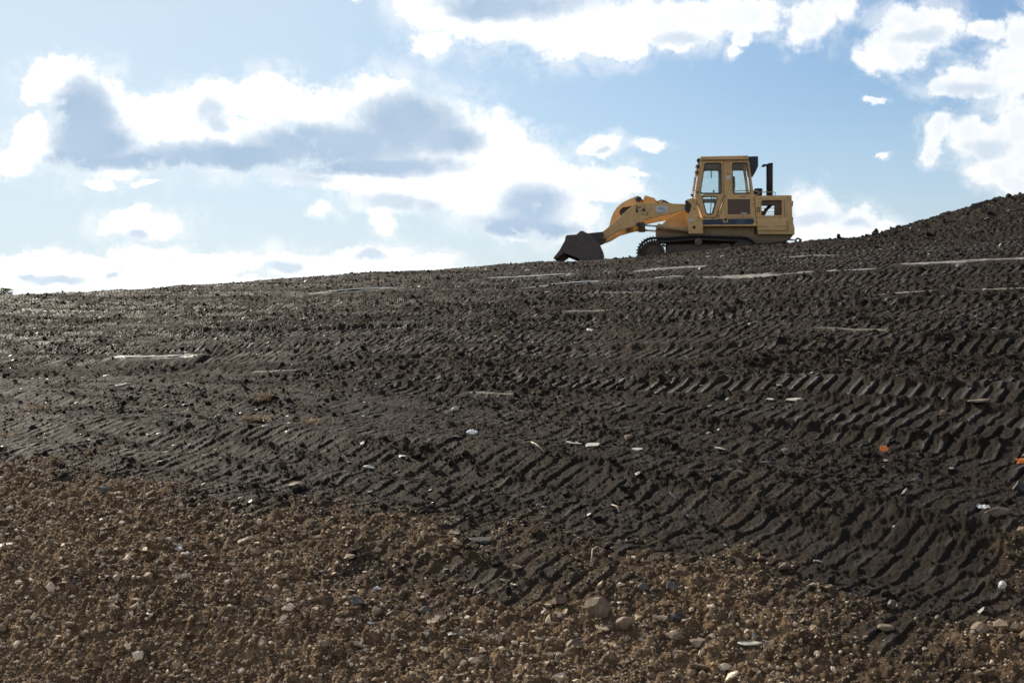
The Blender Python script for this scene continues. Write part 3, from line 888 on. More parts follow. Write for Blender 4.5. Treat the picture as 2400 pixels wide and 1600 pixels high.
def circ(c, r, n=28): return [(c[0] + r * math.cos(2 * math.pi * i / n), c[1] + r * math.sin(2 * math.pi * i / n)) for i in range(n)]
def tubeo(name, mat, path, r, parent=None, seg=10):
    mb = MB(); mb.tube(path, r, seg); return mb.build(name, M[mat], parent or loader)

# --- bucket
def bucket():
    D0, D1 = -0.06, WID + 0.06
    outer = ol([(1310, 588), (1323.6, 563.6), (1325.2, 554.5), (1328.6, 551), (1351.7, 549.3), (1381, 549), (1390, 557), (1399, 567), (1404, 578), (1407, 589), (1407, 600), (1403, 617)], D0)
    def off(path, s):
        out = []
        for i, p in enumerate(path):
            a = Vector(path[max(i - 1, 0)]); b = Vector(path[min(i + 1, len(path) - 1)])
            t = (b - a).normalized(); n = Vector((t.y, -t.x)); out.append((p[0] + n.x * s, p[1] + n.y * s))
        return out
    inner = off(outer, 0.035)
    mb = MB(); mb.prism(outer + inner[::-1], D0 + .03, D1 - .03)
    plate = outer + ol([(1372, 613), (1362, 608.5)], D0)
    mb.prism(plate, D0, D0 + .035); mb.prism(plate, D1 - .035, D1)
    b = mb.build('bucket', M['bucket'], loader, 0.008)
    pr('cutting_edge', 'bucket', [(1310.6, 586.6), (1296.6, 604.3), (1299, 607.4), (1305.6, 603.9), (1321, 593.2)], D0 - .01, D1 + .01, b, dref=D0)
    back = outer[5:]
    for k in range(9):
        y = D0 + 0.16 + k * (D1 - D0 - .32) / 8
        w = 0.03 if k % 2 else 0.055
        mb = MB(); mb.prism(off(back, -0.028) + off(back, 0.01)[::-1], y - w, y + w); mb.build('wear_strip', M['bucket'], b, 0.006)
    for y in (0.02, 0.5, 1.78):
        pr('hinge_lug', 'bucket', [(1350, 551), (1359.5, 542.2), (1366, 541.3), (1373, 545), (1383, 550)], y, y + .12, b, dref=.1)
    return b
bucket()

# --- lift arms, bell crank, cylinders
ARM = [(1406, 546), (1413.6, 541.6), (1420, 537), (1427.4, 530.3), (1445, 515), (1462, 500), (1479.8, 484.6), (1487, 479.5), (1494, 477), (1503, 476.3), (1550, 476.4),
       (1602, 478), (1612, 479), (1617, 486), (1612, 495), (1600, 495.6), (1589, 496.2), (1574, 501), (1548, 506), (1520, 511.5), (1510, 514), (1506, 518), (1504, 524), (1499, 531),
       (1488, 530.5), (1470, 535), (1447, 541.8), (1430, 552.5), (1418, 558), (1404, 561)]
arms = pair('lift_arm', 'yellow', ARM, .20, .34, bevel=.012)
pair('arm_tip', 'steel', [(1374, 547), (1412, 543.2), (1416, 551), (1412, 559), (1404, 563), (1396, 566)], .16, .36)
mb = MB(); x, z = lp(1470, 522, .3); mb.tube([(x, .34, z), (x, WID - .34, z)], .13, 20); mb.build('cross_tube', M['yellow'], loader)
x, z = lp(1612, 486, .3)
for y0, y1 in ((.17, .5), (WID - .5, WID - .17)):
    mb = MB(); mb.prism([(x + .085 * math.cos(a) , z + .15 * math.sin(a)) for a in [i * math.pi / 12 for i in range(24)]], y0, y1); mb.build('pivot_hole_dark', M['black'], loader, .01)  # black ellipse standing for the dark inside of the pivot hole
CRANK = [(1427.4, 530.3), (1430, 519), (1432.8, 509.4), (1437.6, 497.4), (1446, 485.4), (1453, 479), (1461, 473.4), (1476, 466.2), (1493.3, 459), (1500, 461), (1504, 468), (1504.5, 476),
         (1500, 492), (1480, 512), (1450, 535), (1432, 540)]
HOLE = [(1452, 499), (1453.5, 492), (1457, 488), (1463, 485.2), (1470, 484.6), (1477, 483), (1484, 484), (1478, 496), (1466, 506), (1456, 508)]
for y0, y1, h in ((.98, 1.06, [HOLE]), (1.34, 1.42, [])):
    pr('bell_crank', 'yellow', CRANK, y0, y1, None, h, .012, dref=.98)
pr('crank_hole_dark', 'black', [(1452, 484), (1490, 474), (1485, 495), (1455, 512), (1448, 500)], 1.07, 1.33, None, (), 0, dref=.98)  # black fill behind the hole, standing for its shaded inside
x, z = lp(1497, 466.8, .9)
mb = MB(); mb.tube([(x, .9, z), (x, 1.5, z)], .083, 20); mb.build('crank_pin', M['black'], loader, .008)
pr('tilt_cylinder_head', 'yellow_lit', [(1510.7, 458.2), (1515, 458.8), (1532, 463.6), (1536, 466), (1535.5, 469), (1533.5, 474), (1550, 478), (1550, 484), (1506, 484), (1506, 475)], 1.02, 1.38)
pr('cylinder_eye', 'steel', [(1494, 464), (1501, 463), (1509, 470), (1508, 480), (1500, 480)], 1.12, 1.28)
mb = MB(); mb.tube([p3(1535, 475, 1.2), p3(1612, 492, 1.2)], .09, 14); mb.build('tilt_cylinder', M['yellow'], loader)
for k, path in enumerate(([(1540, 476), (1543, 472), (1548, 470), (1553, 469.8), (1560, 472), (1567, 476.5), (1570, 482)],
                          [(1546, 478), (1550, 474.5), (1555, 472.6), (1561, 473.2), (1566, 477.5), (1568, 482)])):
    tubeo('hydraulic_hose', 'black', [p3(a, b, .7 + .25 * k) for a, b in path], .02)
for s in (0, 1):
    fy = (lambda y: y) if s == 0 else (lambda y: WID - y)
    q = lambda px, py: (lp(px, py, .27)[0], fy(.27), lp(px, py, .27)[1])
    cyl = tubeo('lift_cylinder', 'yellow_dirty', [q(1540.5, 530.3), q(1614, 540)], .078, None, 18)
    tubeo('piston_rod', 'chrome', [q(1506, 527.5), q(1541, 530.4)], .028, cyl, 12)
    mb = MB(); mb.prism(ol([(1492, 524), (1497, 519.6), (1511, 520.6), (1511.6, 532), (1496, 532.6)], .2), *((.2, .42) if s == 0 else (WID - .42, WID - .2)))
    mb.build('rod_eye', M['under'], cyl, .012)
    mb = MB(); c = q(1496, 526.7); mb.tube([(c[0], fy(.17), c[2]), (c[0], fy(.3), c[2])], .06, 16); mb.build('rod_pin', M['black'], cyl, .006)

# worn lettering and the sticker on the near arm
Z2 = lambda pts: [(1410 + a / 16.68, 450 + b / 16.68) for a, b in pts]
mb = MB()
for poly in ([(1385,540),(1430,565),(1398,740),(1435,730),(1443,785),(1400,805),(1325,795),(1330,740)], [(1465,570),(1535,575),(1525,640),(1490,655),(1465,610)],
             [(1520,770),(1620,640),(1700,640),(1720,700),(1705,825),(1670,770),(1660,740),(1600,745)], [(1645,575),(1720,580),(1715,600),(1660,590)],
             [(1530,845),(1570,830),(1720,905),(1715,920)], [(1765,640),(1785,620),(1800,645),(1780,660)], [(1850,755),(1835,800),(1760,830),(1770,790)],
             [(1740,860),(1810,850),(1800,900),(1780,940),(1745,890)], [(1905,660),(1920,650),(1915,700),(1900,705)], [(1850,930),(1875,930),(1855,975),(1843,965)],
             [(1585,790),(1605,780),(1612,805),(1592,812)]):
    mb.prism(ol(Z2(poly), .2), .196, .202)
mb.build('lettering', M['lettering'], arms[0])
Z3 = lambda pts: [(1520 + a / 16.68, 450 + b / 16.68) for a, b in pts]
mb = MB(); mb.prism(ol(Z3([(278, 552), (728, 540), (735, 795), (290, 800)]), .2), .195, .203); rr_ = random.Random(2); mb.cur = 1
for (x0, x1, y, h) in ((410, 590, 628, 18), (400, 660, 655, 24), (560, 680, 715, 14), (545, 690, 740, 10), (360, 400, 775, 12), (480, 530, 775, 12), (560, 600, 785, 10)):
    xx = x0
    while xx < x1 - 8:
        w = rr_.uniform(12, 26)
        mb.prism(ol(Z3([(xx, y - h / 2), (min(xx + w, x1), y - h / 2 - 1), (min(xx + w, x1), y + h / 2), (xx, y + h / 2)]), .2), .191, .196); xx += w + 7
mb.cur = 2
arc = [(395 + 60 * math.cos(t), 670 + 85 * math.sin(t)) for t in [math.radians(a) for a in range(95, 271, 16)]]
arc2 = [(400 + 42 * math.cos(t), 670 + 68 * math.sin(t)) for t in [math.radians(a) for a in range(270, 94, -16)]]
mb.prism(ol(Z3(arc + arc2), .2), .191, .196); mb.build('sticker', [M['sticker'], M['sticker_blue'], M['sticker_yellow']], arms[0])

# --- front frame, tower
pr('front_hood', 'yellow', [(1552, 524.6), (1568, 510.5), (1577.5, 504), (1588, 498), (1602, 495), (1612, 497), (1616, 550), (1552, 550)], .62, 1.78, bevel=.03)
pr('front_frame', 'yellow_dirty', [(1541, 524.8), (1548, 524.8), (1556, 530), (1614, 532), (1616, 556), (1538.5, 556), (1536, 539)], .46, 1.94, bevel=.015)
TOW = [(1608, 468.4), (1625, 463.5), (1631, 468), (1639, 500), (1647, 530), (1648, 548), (1613.8, 548), (1609, 503), (1619, 498), (1621.5, 487), (1618, 477), (1609, 478.5), (1604.6, 474)]
tow = pair('loader_tower', 'yellow', TOW, .19, .44, holes=[circ((1627, 533), 3.6, 14)])
pr('tower_sticker', 'sticker', rounded([(1614, 513.6), (1625.2, 513.6), (1625.2, 519), (1614, 519)], 1.5), .184, .192, tow[0], bevel=0)
mb = MB(); x, z = lp(1608.8, 473, .19)
mb.tube([(x, .17, z), (x, .3, z)], .04, 14); mb.build('tower_pin', M['black'], tow[0])
for c in ((1631.5, 478), (1634, 451), (1637, 510), (1628, 489)):
    x, z = lp(*c, .19); mb = MB(); mb.tube([(x, .175, z), (x, .25, z)], .018, 8); mb.build('bolt', M['black'], tow[0])

# --- body
pr('lower_frame', 'yellow_dirty', [(1618, 529), (1773, 529), (1776, 549), (1861, 549), (1851.6, 560), (1835, 566), (1780, 572), (1762, 566), (1740, 553), (1618, 555)], .5, 1.9)
pr('belly', 'under', [(1560, 552), (1740, 552), (1775, 570), (1846, 562), (1838, 590), (1800, 606), (1560, 606)], .56, 1.84)
body = pr('engine_body', 'yellow', [(1700.5, 457), (1766, 456.5), (1773.4, 529.4), (1644.5, 529.8), (1635, 505), (1646, 511.4), (1679, 511.4)], .30, 2.10, bevel=.015)
pr('side_ledge', 'yellow', [(1644, 527.2), (1773.6, 526.8), (1773.6, 530), (1644.6, 530.4)], .24, .34, body, bevel=.008)
mb = MB(); mb.prism(ol([(1647.4, 514.6), (1766, 512.4), (1766.6, 523), (1763.5, 525.2), (1758, 525.6), (1647.6, 526.6)], .29), .290, .306)
mb.cur = 1; mb.prism(ol([(1728.5, 513.6), (1746, 513.3), (1746, 525), (1728.5, 525.3)], .29), .286, .292)
rr_ = random.Random(6)
for k in range(26):
    x0 = rr_.uniform(1650, 1684); y0 = rr_.uniform(517, 524)
    mb.prism(ol([(x0, y0), (x0 + rr_.uniform(.8, 3), y0 - .1), (x0 + 2, y0 + .5), (x0, y0 + .5)], .29), .286, .292)
mb.build('stripe', [M['navy'], M['navy_pale']], body)
fr = pr('latch_box', 'yellow', rounded([(1694.6, 509.6), (1706.2, 509.2), (1706.2, 521), (1694.6, 521.4)], 1.2), .27, .31, body, [rounded([(1697, 512), (1703.8, 511.8), (1703.8, 518.6), (1697, 518.8)], .8)], .004)
pr('latch', 'black', [(1697, 512), (1703.8, 511.8), (1703.8, 518.6), (1697, 518.8)], .292, .304, body, bevel=0)
pr('screen_panel', 'yellow', rounded([(1701, 463.4), (1762, 463), (1764, 506.6), (1701, 506.9)], 2), .283, .303, body, [[(1705.2, 467.3), (1758.2, 467), (1758.6, 502.3), (1705.2, 502.8)]], .005)
scr = pr('screen', 'screen', [(1705, 467), (1758.5, 466.8), (1758.9, 502.6), (1705, 503)], .294, .304, body, bevel=0)
pr('tag', 'sticker', [(1736, 498.8), (1750.4, 498.4), (1750.4, 500.6), (1736, 501)], .288, .296, scr, bevel=0)
for (a, b, c, d, w) in ((1684.5, 513.5, 1684.5, 529, .5), (1741, 529, 1741, 548, .5), (1651, 529, 1651, 546, .5), (1700.6, 458, 1684.8, 512.2, .9), (1684, 512.4, 1767, 511, .5), (1735, 461, 1748, 460.8, 1.4)):
    d0 = .296 if b < 528 else .494
    vx, vz = (c - a), (d - b); l = math.hypot(vx, vz); nx, nz = -vz / l * w / 2, vx / l * w / 2
    mb = MB(); mb.prism(ol([(a + nx, b + nz), (c + nx, d + nz), (c - nx, d - nz), (a - nx, b - nz)], d0), d0, d0 + .02); mb.build('panel_gap', M['black'], body)
for c in ((1696, 472), (1683, 505), (1765.5, 478), (1768, 519), (1690, 527.4), (1741, 508), (1632, 511)):
    x, z = lp(*c, .3); mb = MB(); mb.tube([(x, .285, z), (x, .33, z)], .014, 8); mb.build('bolt', M['black'], body)

# --- rear hood, hollow with openings on both sides
HOOD = [(1767, 459), (1855.4, 457.8), (1857.4, 515), (1862.4, 535), (1862.4, 549.6), (1776, 549.2)]
GR = [(1785, 470.3), (1832, 469.8), (1832.3, 504.4), (1785, 504.8)]
hood = pr('rear_hood', 'yellow', HOOD, .36, .41, None, [GR], .012)
pr('hood_side', 'yellow', HOOD, 1.99, 2.04, hood, [GR], .012, dref=.36)
pr('hood_top', 'yellow', [(1767, 458.6), (1855.6, 457.4), (1855.6, 460), (1767, 461)], .38, 2.02, hood, bevel=.01, dref=.36)
pr('radiator_guard', 'yellow', [(1851.5, 459), (1855.2, 459), (1857.2, 515), (1862.2, 535), (1862.2, 549), (1857, 549)], .40, 2.0, hood, bevel=.01, dref=.36)
pr('hinge', 'black', [(1857, 471), (1859, 471), (1858.4, 483), (1857, 483)], .6, .75, hood, bevel=0)
pr('hood_panel', 'yellow', rounded([(1770.5, 463.2), (1841, 462.6), (1845, 541), (1774.5, 541)], 2), .345, .375, hood, [rounded([(1784, 469.3), (1833, 468.8), (1833.4, 505.6), (1784, 506)], 1)], .006)
pr('hood_ledge', 'yellow', [(1774.5, 517.4), (1844.6, 517), (1845, 539.8), (1774.8, 540)], .325, .35, hood, bevel=.008)
for (a, b, c, d, w) in ((1775, 530.8, 1800, 530.8, .7), (1817, 530.4, 1845, 530, .8), (1774, 509.6, 1834, 509.2, .6), (1845.4, 518, 1845.4, 540, .6), (1837, 466, 1840, 510, 1.2), (1775, 466, 1803, 465.6, .5)):
    vx, vz = (c - a), (d - b); l = math.hypot(vx, vz); nx, nz = -vz / l * w / 2, vx / l * w / 2
    dd = .322 if b > 517 else .342
    mb = MB(); mb.prism(ol([(a + nx, b + nz), (c + nx, d + nz), (c - nx, d - nz), (a - nx, b - nz)], dd), dd, dd + .02); mb.build('panel_gap', M['under'], hood)
pr('latch', 'under', [(1774.5, 486), (1781, 486), (1781, 497), (1774.5, 497)], .335, .35, hood, [[(1776, 488), (1779.4, 488), (1779.4, 495), (1776, 495)]], .003)
for k, y in enumerate((487.6, 495.6, 501.2)):
    pr('slat', 'screen', [(1785, y), (1832, y - .2), (1832, y + 1.1), (1785, y + 1.3)], .372, .385, hood, bevel=0, dref=.36)
pr('screen', 'screen', [(1814.5, 470), (1832, 469.8), (1832, 504.6), (1814.5, 504.8)], .40, .404, hood, bevel=0, dref=.36)
pr('screen', 'screen', [(1785, 470), (1815, 469.8), (1815, 480.4), (1785, 480.8)], .405, .409, hood, bevel=0, dref=.36)
tubeo('engine_pipe', 'screen', [p3(1788, 506, .9), p3(1795, 492, .9), p3(1806, 481, .9), p3(1812, 476, .9)], .05, hood)
tubeo('engine_pipe', 'screen', [p3(1784, 499, .8), p3(1791, 499, .8)], .06, hood)
pr('engine_block', 'black', [(1768, 508), (1860, 508), (1860, 548), (1768, 548)], .5, 1.9, hood, bevel=0, dref=.36)

# stack, precleaner, handrails
mb = MB(); mb.tube([p3(1803.6, 460, 1.0), (lp(1803.6, 460, 1.0)[0], 1.0, lp(1803.8, 384.5, 1.0)[1])], .096, 24)
ex = mb.build('exhaust_stack', M['exhaust'], loader)
pr('rain_cap', 'exhaust', [(1784.6, 390), (1788.4, 384.9), (1797, 384.9), (1803, 382.2), (1812.2, 381.6), (1811.6, 385.6), (1798, 387), (1792, 389.8)], .9, 1.1, ex, bevel=.006)
x, z0 = lp(1777.4, 459, .8); z1 = lp(1777.4, 442, .8)[1]
mb = MB(); mb.tube([(x, .8, z0), (x, .8, z0 + (z1 - z0) * .78), (x, .8, z1 - .015), (x, .8, z1)], [.105, .12, .125, .09], 24); mb.build('precleaner', M['black'], loader)
tubeo('hood_handrail', 'yellow_dirty', [p3(1719, 453, .34), p3(1721, 448.6, .33), p3(1730, 447.4, .33), p3(1757, 446.6, .33), p3(1768, 448, .36), p3(1776, 450.6, .4), p3(1814, 450.3, .42), p3(1818, 453, .42), p3(1815.6, 459, .42)], .013)
mb = MB(); mb.tube([p3(1765 + 9 * math.cos(t) + 5, 452 + 5 * math.sin(t), .37) for t in [i * math.pi / 6 for i in range(13)]], .016, 8); mb.build('work_lamp_guard', M['yellow_dirty'], loader)
pr('work_lamp', 'black', rounded([(1757, 449), (1771, 449), (1771, 455), (1757, 454)], 2), .36, .5)

# --- cab
W1 = rounded([(1652, 383.5), (1690, 383), (1690.3, 453), (1641.5, 453)], 5.5)
W2 = rounded([(1645.6, 461.3), (1681.3, 461.3), (1669.5, 502), (1656, 502)], 5)
W3 = rounded([(1716.4, 382.6), (1752, 382.4), (1758.6, 453), (1718, 453)], 5.5)
WALL = [(1642, 376), (1755, 375), (1767, 457.5), (1699, 457.5), (1678, 511), (1647, 511), (1629, 465.5)]
cab = pr('cab', 'yellow', WALL, .30, .35, None, [grow(W1, 1.4), grow(W2, 1.4), W3], .012)
pr('cab_side', 'yellow', WALL, 2.05, 2.10, cab, [W1, W2, W3], .012, dref=.30)
pr('cab_lining', 'headliner', [(1644, 377), (1753, 376), (1763, 455), (1700, 455), (1677, 507), (1649, 507), (1633, 465)], 2.02, 2.045, cab, [grow(W1, -1), grow(W2, -1), grow(W3, -1)], 0, dref=.30)
roof = pr('roof', 'yellow', [(1640.8, 366.8), (1753.6, 364.2), (1754.4, 375), (1642, 376.4)], .24, 2.16, cab, bevel=.025)
for (a, b, c, d) in ((1643, 371, 1652, 370.8), (1741, 369, 1752, 368.7), (1642.5, 375.2, 1754, 374)):
    mb = MB(); mb.prism(ol([(a, b - .4), (c, d - .4), (c, d + .4), (a, b + .4)], .24), .234, .25); mb.build('roof_seam', M['under'], roof)
pr('headliner', 'headliner', [(1646, 377.5), (1750, 377), (1750, 380), (1646, 380)], .36, 2.0, cab, bevel=0, dref=.3)
for nm, o4 in (('front_header', [(1641.6, 376), (1648, 376), (1646.6, 386), (1640.2, 386)]), ('front_sill', [(1632.6, 448), (1637, 448), (1635.6, 466), (1629, 466)]),
               ('rear_header', [(1748, 376), (1755, 376), (1756.8, 386), (1750, 386)]), ('rear_sill', [(1760, 450), (1766, 450), (1767, 458), (1761, 458)]), ('front_kick', [(1629, 466), (1635, 466), (1653, 511), (1647, 511)])):
    pr(nm, 'yellow', o4, .35, 2.05, cab, bevel=.005, dref=.30)
for yy in (.36, 1.98):
    pr('rear_post', 'yellow', [(1750, 386), (1756.8, 386), (1766, 450), (1760, 450)], yy, yy + .06, cab, bevel=.004, dref=.3)
pr('rear_bulkhead', 'headliner', [(1698, 457), (1766, 457), (1766, 461), (1698, 461)], .35, 2.05, cab, bevel=0, dref=.3)
door = pr('door', 'yellow', rounded([(1644.2, 379), (1694.2, 378.6), (1694.4, 455), (1678, 508.6), (1648.6, 508.8), (1632, 464)], 2), .282, .312, cab, [grow(W1, .4), grow(W2, .4)], .006)
def pane(nm, W, d, par, seal=True, dr=.3):
    mb = MB(); pts = ol(W, dr); mb.add([(p[0], d, p[1]) for p in pts], [tuple(range(len(pts)))])
    g = mb.build(nm, M['glass'], par)
    if seal:
        mb = MB(); mb.prism(ol(grow(W, 1.5), dr), d - .03, d + .02, [ol(grow(W, -1.3), dr)]); mb.build('seal', M['black'], g, .006)
pane('window', W1, .298, door); pane('window', W2, .298, door); pane('window', W3, .318, cab)
for W in (W1, W2, W3): pane('window', W, 2.06, cab, False)
for (a, b, c, d, w) in ((1695.4, 379, 1695.4, 453, 1.6), (1633.8, 467, 1649.4, 509.4, 1.0), (1649, 510, 1677.4, 509.8, 1.0), (1678.6, 509, 1697.6, 458, 1.3)):
    vx, vz = (c - a), (d - b); l = math.hypot(vx, vz); nx, nz = -vz / l * w / 2, vx / l * w / 2
    mb = MB(); mb.prism(ol([(a + nx, b + nz), (c + nx, d + nz), (c - nx, d - nz), (a - nx, b - nz)], .295), .292, .31); mb.build('door_gap', M['under'], cab)
mb = MB(); x, z0 = lp(1695.4, 452, .28); z1 = lp(1695.4, 381, .28)[1]
n_ = 24
for k in range(n_):
    a = z0 + (z1 - z0) * k / n_; mb.tube([(x, .282, a + .008), (x, .282, a + (z1 - z0) / n_ - .008)], .014, 8)
mb.build('hinge', M['yellow'], door)
for c in ((1636, 450), (1695.5, 447)):
    xx, z = lp(*c, .28); mb = MB(); mb.tube([(xx, .27, z), (xx, .3, z)], .022, 10); mb.build('bolt', M['black'], door)
pr('door_handle', 'chrome', [(1640.6, 455.6), (1650, 455), (1650, 457), (1640.6, 457.6)], .255, .285, door, bevel=.003)
pr('notice', 'sticker', rounded([(1702, 411.8), (1711.6, 411.4), (1711.8, 420), (1702.2, 420.4)], .8), .293, .303, cab, bevel=0)
pr('notice_mark', 'under', [(1702.4, 407.6), (1710.6, 407.4), (1710.6, 408.6), (1702.4, 408.8)], .294, .303, cab, bevel=0)
pr('seat', 'seat', rounded([(1716, 413), (1722.4, 414), (1723.4, 436), (1721, 455), (1713, 455)], 2), .9, 1.45, cab, bevel=.03)
pr('seat_cushion', 'seat', rounded([(1684, 456), (1720, 455), (1720, 470), (1686, 470)], 2), .9, 1.45, cab, bevel=.03)
tubeo('lever', 'black', [p3(1674, 470, 1.0), p3(1672.6, 449, 1.0)], .012, cab); mb = MB(); mb.tube([p3(1672.6, 450, 1.0), p3(1672.4, 445.6, 1.0)], .028, 10); mb.build('lever_knob', M['black'], cab)
tubeo('lever', 'black', [p3(1664, 508, 1.2), p3(1668, 462, 1.2), p3(1670, 458, 1.2)], .012, cab)
tubeo('wiper', 'black', [p3(1666.6, 401, 1.9), p3(1667, 417, 1.9)], .016, cab)
tubeo('wiper', 'black', [p3(1655, 388, 1.6), p3(1655.6, 396, 1.6), p3(1651, 402, 1.6)], .01, cab)
pr('console', 'seat', [(1638, 470), (1646, 470), (1652, 500), (1648, 505)], .9, 1.6, cab, bevel=.02)
pr('air_conditioner', 'acbox', [(1752.6, 366.8), (1777, 366.2), (1777, 389.7), (1771, 402.8), (1759, 403), (1755, 376)], .52, 1.9, cab, bevel=.012)
for s in (0, 1):
    f2 = lambda a, b: (a, b) if s == 0 else (WID - b, WID - a)
    hl = pr('headlight', 'black', [(1632.6, 374.6), (1636.5, 371), (1638, 369.6), (1641, 373), (1640, 384), (1637.4, 384.2)], *f2(.34, .56), cab, bevel=.006, dref=.34)
    hl = pr('headlight', 'black', [(1631.4, 386.2), (1640, 386), (1639.4, 393.6), (1632.6, 393.6)], *f2(.36, .56), cab, bevel=.006, dref=.36)
    pr('lens', 'lamp_glass', [(1630.9, 387), (1631.6, 387), (1632.4, 393), (1631.8, 393)], *f2(.38, .54), hl, bevel=0, dref=.36)
    pr('indicator', 'orange', rounded([(1634, 394), (1639, 394), (1638.6, 397.4), (1634.6, 397.6)], 1), *f2(.38, .5), cab, bevel=0, dref=.38)
    y = .34 if s == 0 else WID - .34
    q = lambda px, py: (lp(px, py, .34)[0], y, lp(px, py, .34)[1])
    tubeo('grab_rail', 'yellow_dirty', [q(1637, 396), (q(1633.4, 396.6)), q(1631.6, 400), q(1628.2, 425), q(1624.6, 439), q(1625.4, 444), q(1628, 446.6), q(1632, 447)], .013, cab)
    tubeo('grab_rail', 'yellow_dirty', [q(1637, 412), q(1633, 413), q(1631.4, 417), q(1627, 447), q(1624, 464)], .011, cab)
mr = pr('mirror', 'black', [(1617.6, 455.6), (1624.6, 455), (1625, 461.4), (1621, 460)], .3, .38, cab, bevel=.004)
tubeo('mirror_stalk', 'black', [p3(1624, 459, .34), p3(1625, 466, .34)], .012, cab)

# --- tracks
def track(y0, y1, flip):
    S = (1531.5, 593.0, 37.2); I = (1741.0, 591.5, 37.2); K = (1637.0, 551.3)
    pts = []
    a0, a1 = math.radians(-88), math.radians(-270)
    for i in range(31):
        a = math.radians(90 + 180 * i / 30 * 1.0); pts.append((S[0] + S[2] * math.cos(a), S[1] + S[2] * math.sin(a)))
    pts += [(1565, 556.6), (1600, 553.4), (1625, 551.4), K, (1650, 551.6), (1680, 553), (1715, 554)]
    for i in range(31):
        a = math.radians(-92 + 182 * i / 30); pts.append((I[0] + I[2] * math.cos(a), I[1] + I[2] * math.sin(a)))
    pts += [(1690, 629.4), (1640, 629.8), (1580, 630)]
    P = [Vector(lp(a, b, 0)) for a, b in pts]
    n = 46
    seg = [(P[(i + 1) % len(P)] - P[i]).length for i in range(len(P))]; tot = sum(seg); pitch = tot / n
    def at(s):
        s %= tot
        for i, l in enumerate(seg):
            if s <= l: return P[i] + (P[(i + 1) % len(P)] - P[i]) * (s / l)
            s -= l
        return P[0]
    cen = sum(P, Vector((0, 0))) / len(P)
    root = empty('track', (0, 0, 0)); root.parent = loader
    chain = MB()
    yc = (y0 + y1) / 2
    for k in range(n):
        a = at(k * pitch); b = at((k + 1) * pitch); c = (a + b) / 2; t = (b - a).normalized(); nn = Vector((-t.y, t.x))
        if at((k + .5) * pitch).x and (c - cen).dot(nn) < 0: nn = -nn
        T = lambda u, v: (c.x + t.x * u + nn.x * v, c.y + t.y * u + nn.y * v)
        h = pitch / 2
        sh = MB()
        prof = [T(-h * .96, -.014), (T(h * 1.02, -.014)), T(h * 1.02, .012), T(h * .62, .012), T(h * .52, .058), T(h * .40, .058), T(h * .30, .014),
                T(-h * .40, .014), T(-h * .50, .052), T(-h * .62, .052), T(-h * .72, .012), T(-h * .96, .012)]
        sh.prism(prof, y0, y1)
        sh.build('track_shoe', M['steel'], root)
        for yy in (yc - .1, yc + .06):
            chain.prism([T(-h * 1.08, -.125), T(h * .9, -.125), T(h * .96, -.02), T(-h * .96, -.02)], yy, yy + .04,
                        [[T(-h * .62, -.082), T(-h * .18, -.082), T(-h * .2, -.042), T(-h * .38, -.034), T(-h * .62, -.05)], [T(h * .18, -.082), T(h * .56, -.082), T(h * .6, -.05), T(h * .38, -.034), T(h * .2, -.042)]])
        a2 = T(-h, -.09); chain.tube([(a2[0], yc - .11, a2[1]), (a2[0], yc + .11, a2[1])], .024, 8)
    chain.build('track_chain', M['steel'], root)
    def disc(nm, px, py, r, ya, yb, mat, n=36, teeth=0):
        x, z = lp(px, py, 0); mb = MB()
        pl = []
        for i in range(n * (4 if teeth else 1)):
            a = 2 * math.pi * i / (n * (4 if teeth else 1)); q = r + (.022 * math.cos(a * teeth) if teeth else 0)
            pl.append((x + q * math.cos(a), z + q * math.sin(a)))
        mb.prism(pl, ya, yb); return mb.build(nm, M[mat], root, .008)
    near = y0
    outy = lambda a, b: (y0 + a, y0 + b) if not flip else (y1 - b, y1 - a)
    sp = disc('sprocket', 1531.5, 593, .325, *outy(.13, .38), 'under', 25, 25)
    x, z = lp(1531.5, 593, 0)
    for rad, rt, nm in ((.288, .014, 'rim'), (.325, .01, 'rim')):
        mb = MB(); yy = outy(.10, .11)[0]
        mb.tube([(x + rad * math.cos(i * math.pi / 24), yy, z + rad * math.sin(i * math.pi / 24)) for i in range(49)], rt, 6); mb.build(nm, M['bucket'], sp)
    disc('final_drive', 1531.5, 593, .19, *outy(.03, .14), 'under', 30)
    disc('final_drive_cap', 1531.5, 593, .10, *outy(-.01, .05), 'under', 24)
    disc('idler', 1741, 591.5, .345, *outy(.14, .36), 'under', 36)
    disc('idler_hub', 1741, 591.5, .1, *outy(.05, .16), 'under', 20)
    disc('carrier_roller', 1637, 566, .105, *outy(.08, .42), 'yellow_dirty', 26)
    fm = MB(); fm.prism(ol([(1566, 574), (1620, 572), (1690, 574), (1712, 582), (1716, 604), (1566, 606), (1560, 592)], 0), *outy(.14, .42)); fm.build('track_frame', M['under'], root, .012)
    fm = MB(); fm.prism(ol([(1580, 583), (1614, 579.6), (1650, 578.6), (1684, 578), (1690, 571), (1708, 570.5), (1716, 577), (1716, 606), (1574, 612)], 0), *outy(.06, .12)); fm.build('roller_guard', M['under'], root, .012)
    for k in range(7): disc('track_roller', 1572 + k * 22, 613, .105, *outy(.1, .4), 'under', 20)
track(0.0, 0.5, False)
track(WID - 0.5, WID, True)
# tow hitch behind
tubeo('hitch_rod', 'chrome', [p3(1846, 561, 1.2), p3(1866, 563.2, 1.2)], .026)
mb = MB(); c = p3(1870, 563.6, 1.2)
mb.tube([(c[0] + .06 * math.cos(i * math.pi / 8), 1.2, c[2] + .06 * math.sin(i * math.pi / 8)) for i in range(17)], .028, 8); mb.build('hitch_eye', M['under'], loader)
pr('hitch_hook', 'under', [(1873, 569), (1876, 562), (1878.6, 557.6), (1879.4, 562), (1877, 571)], 1.15, 1.25)

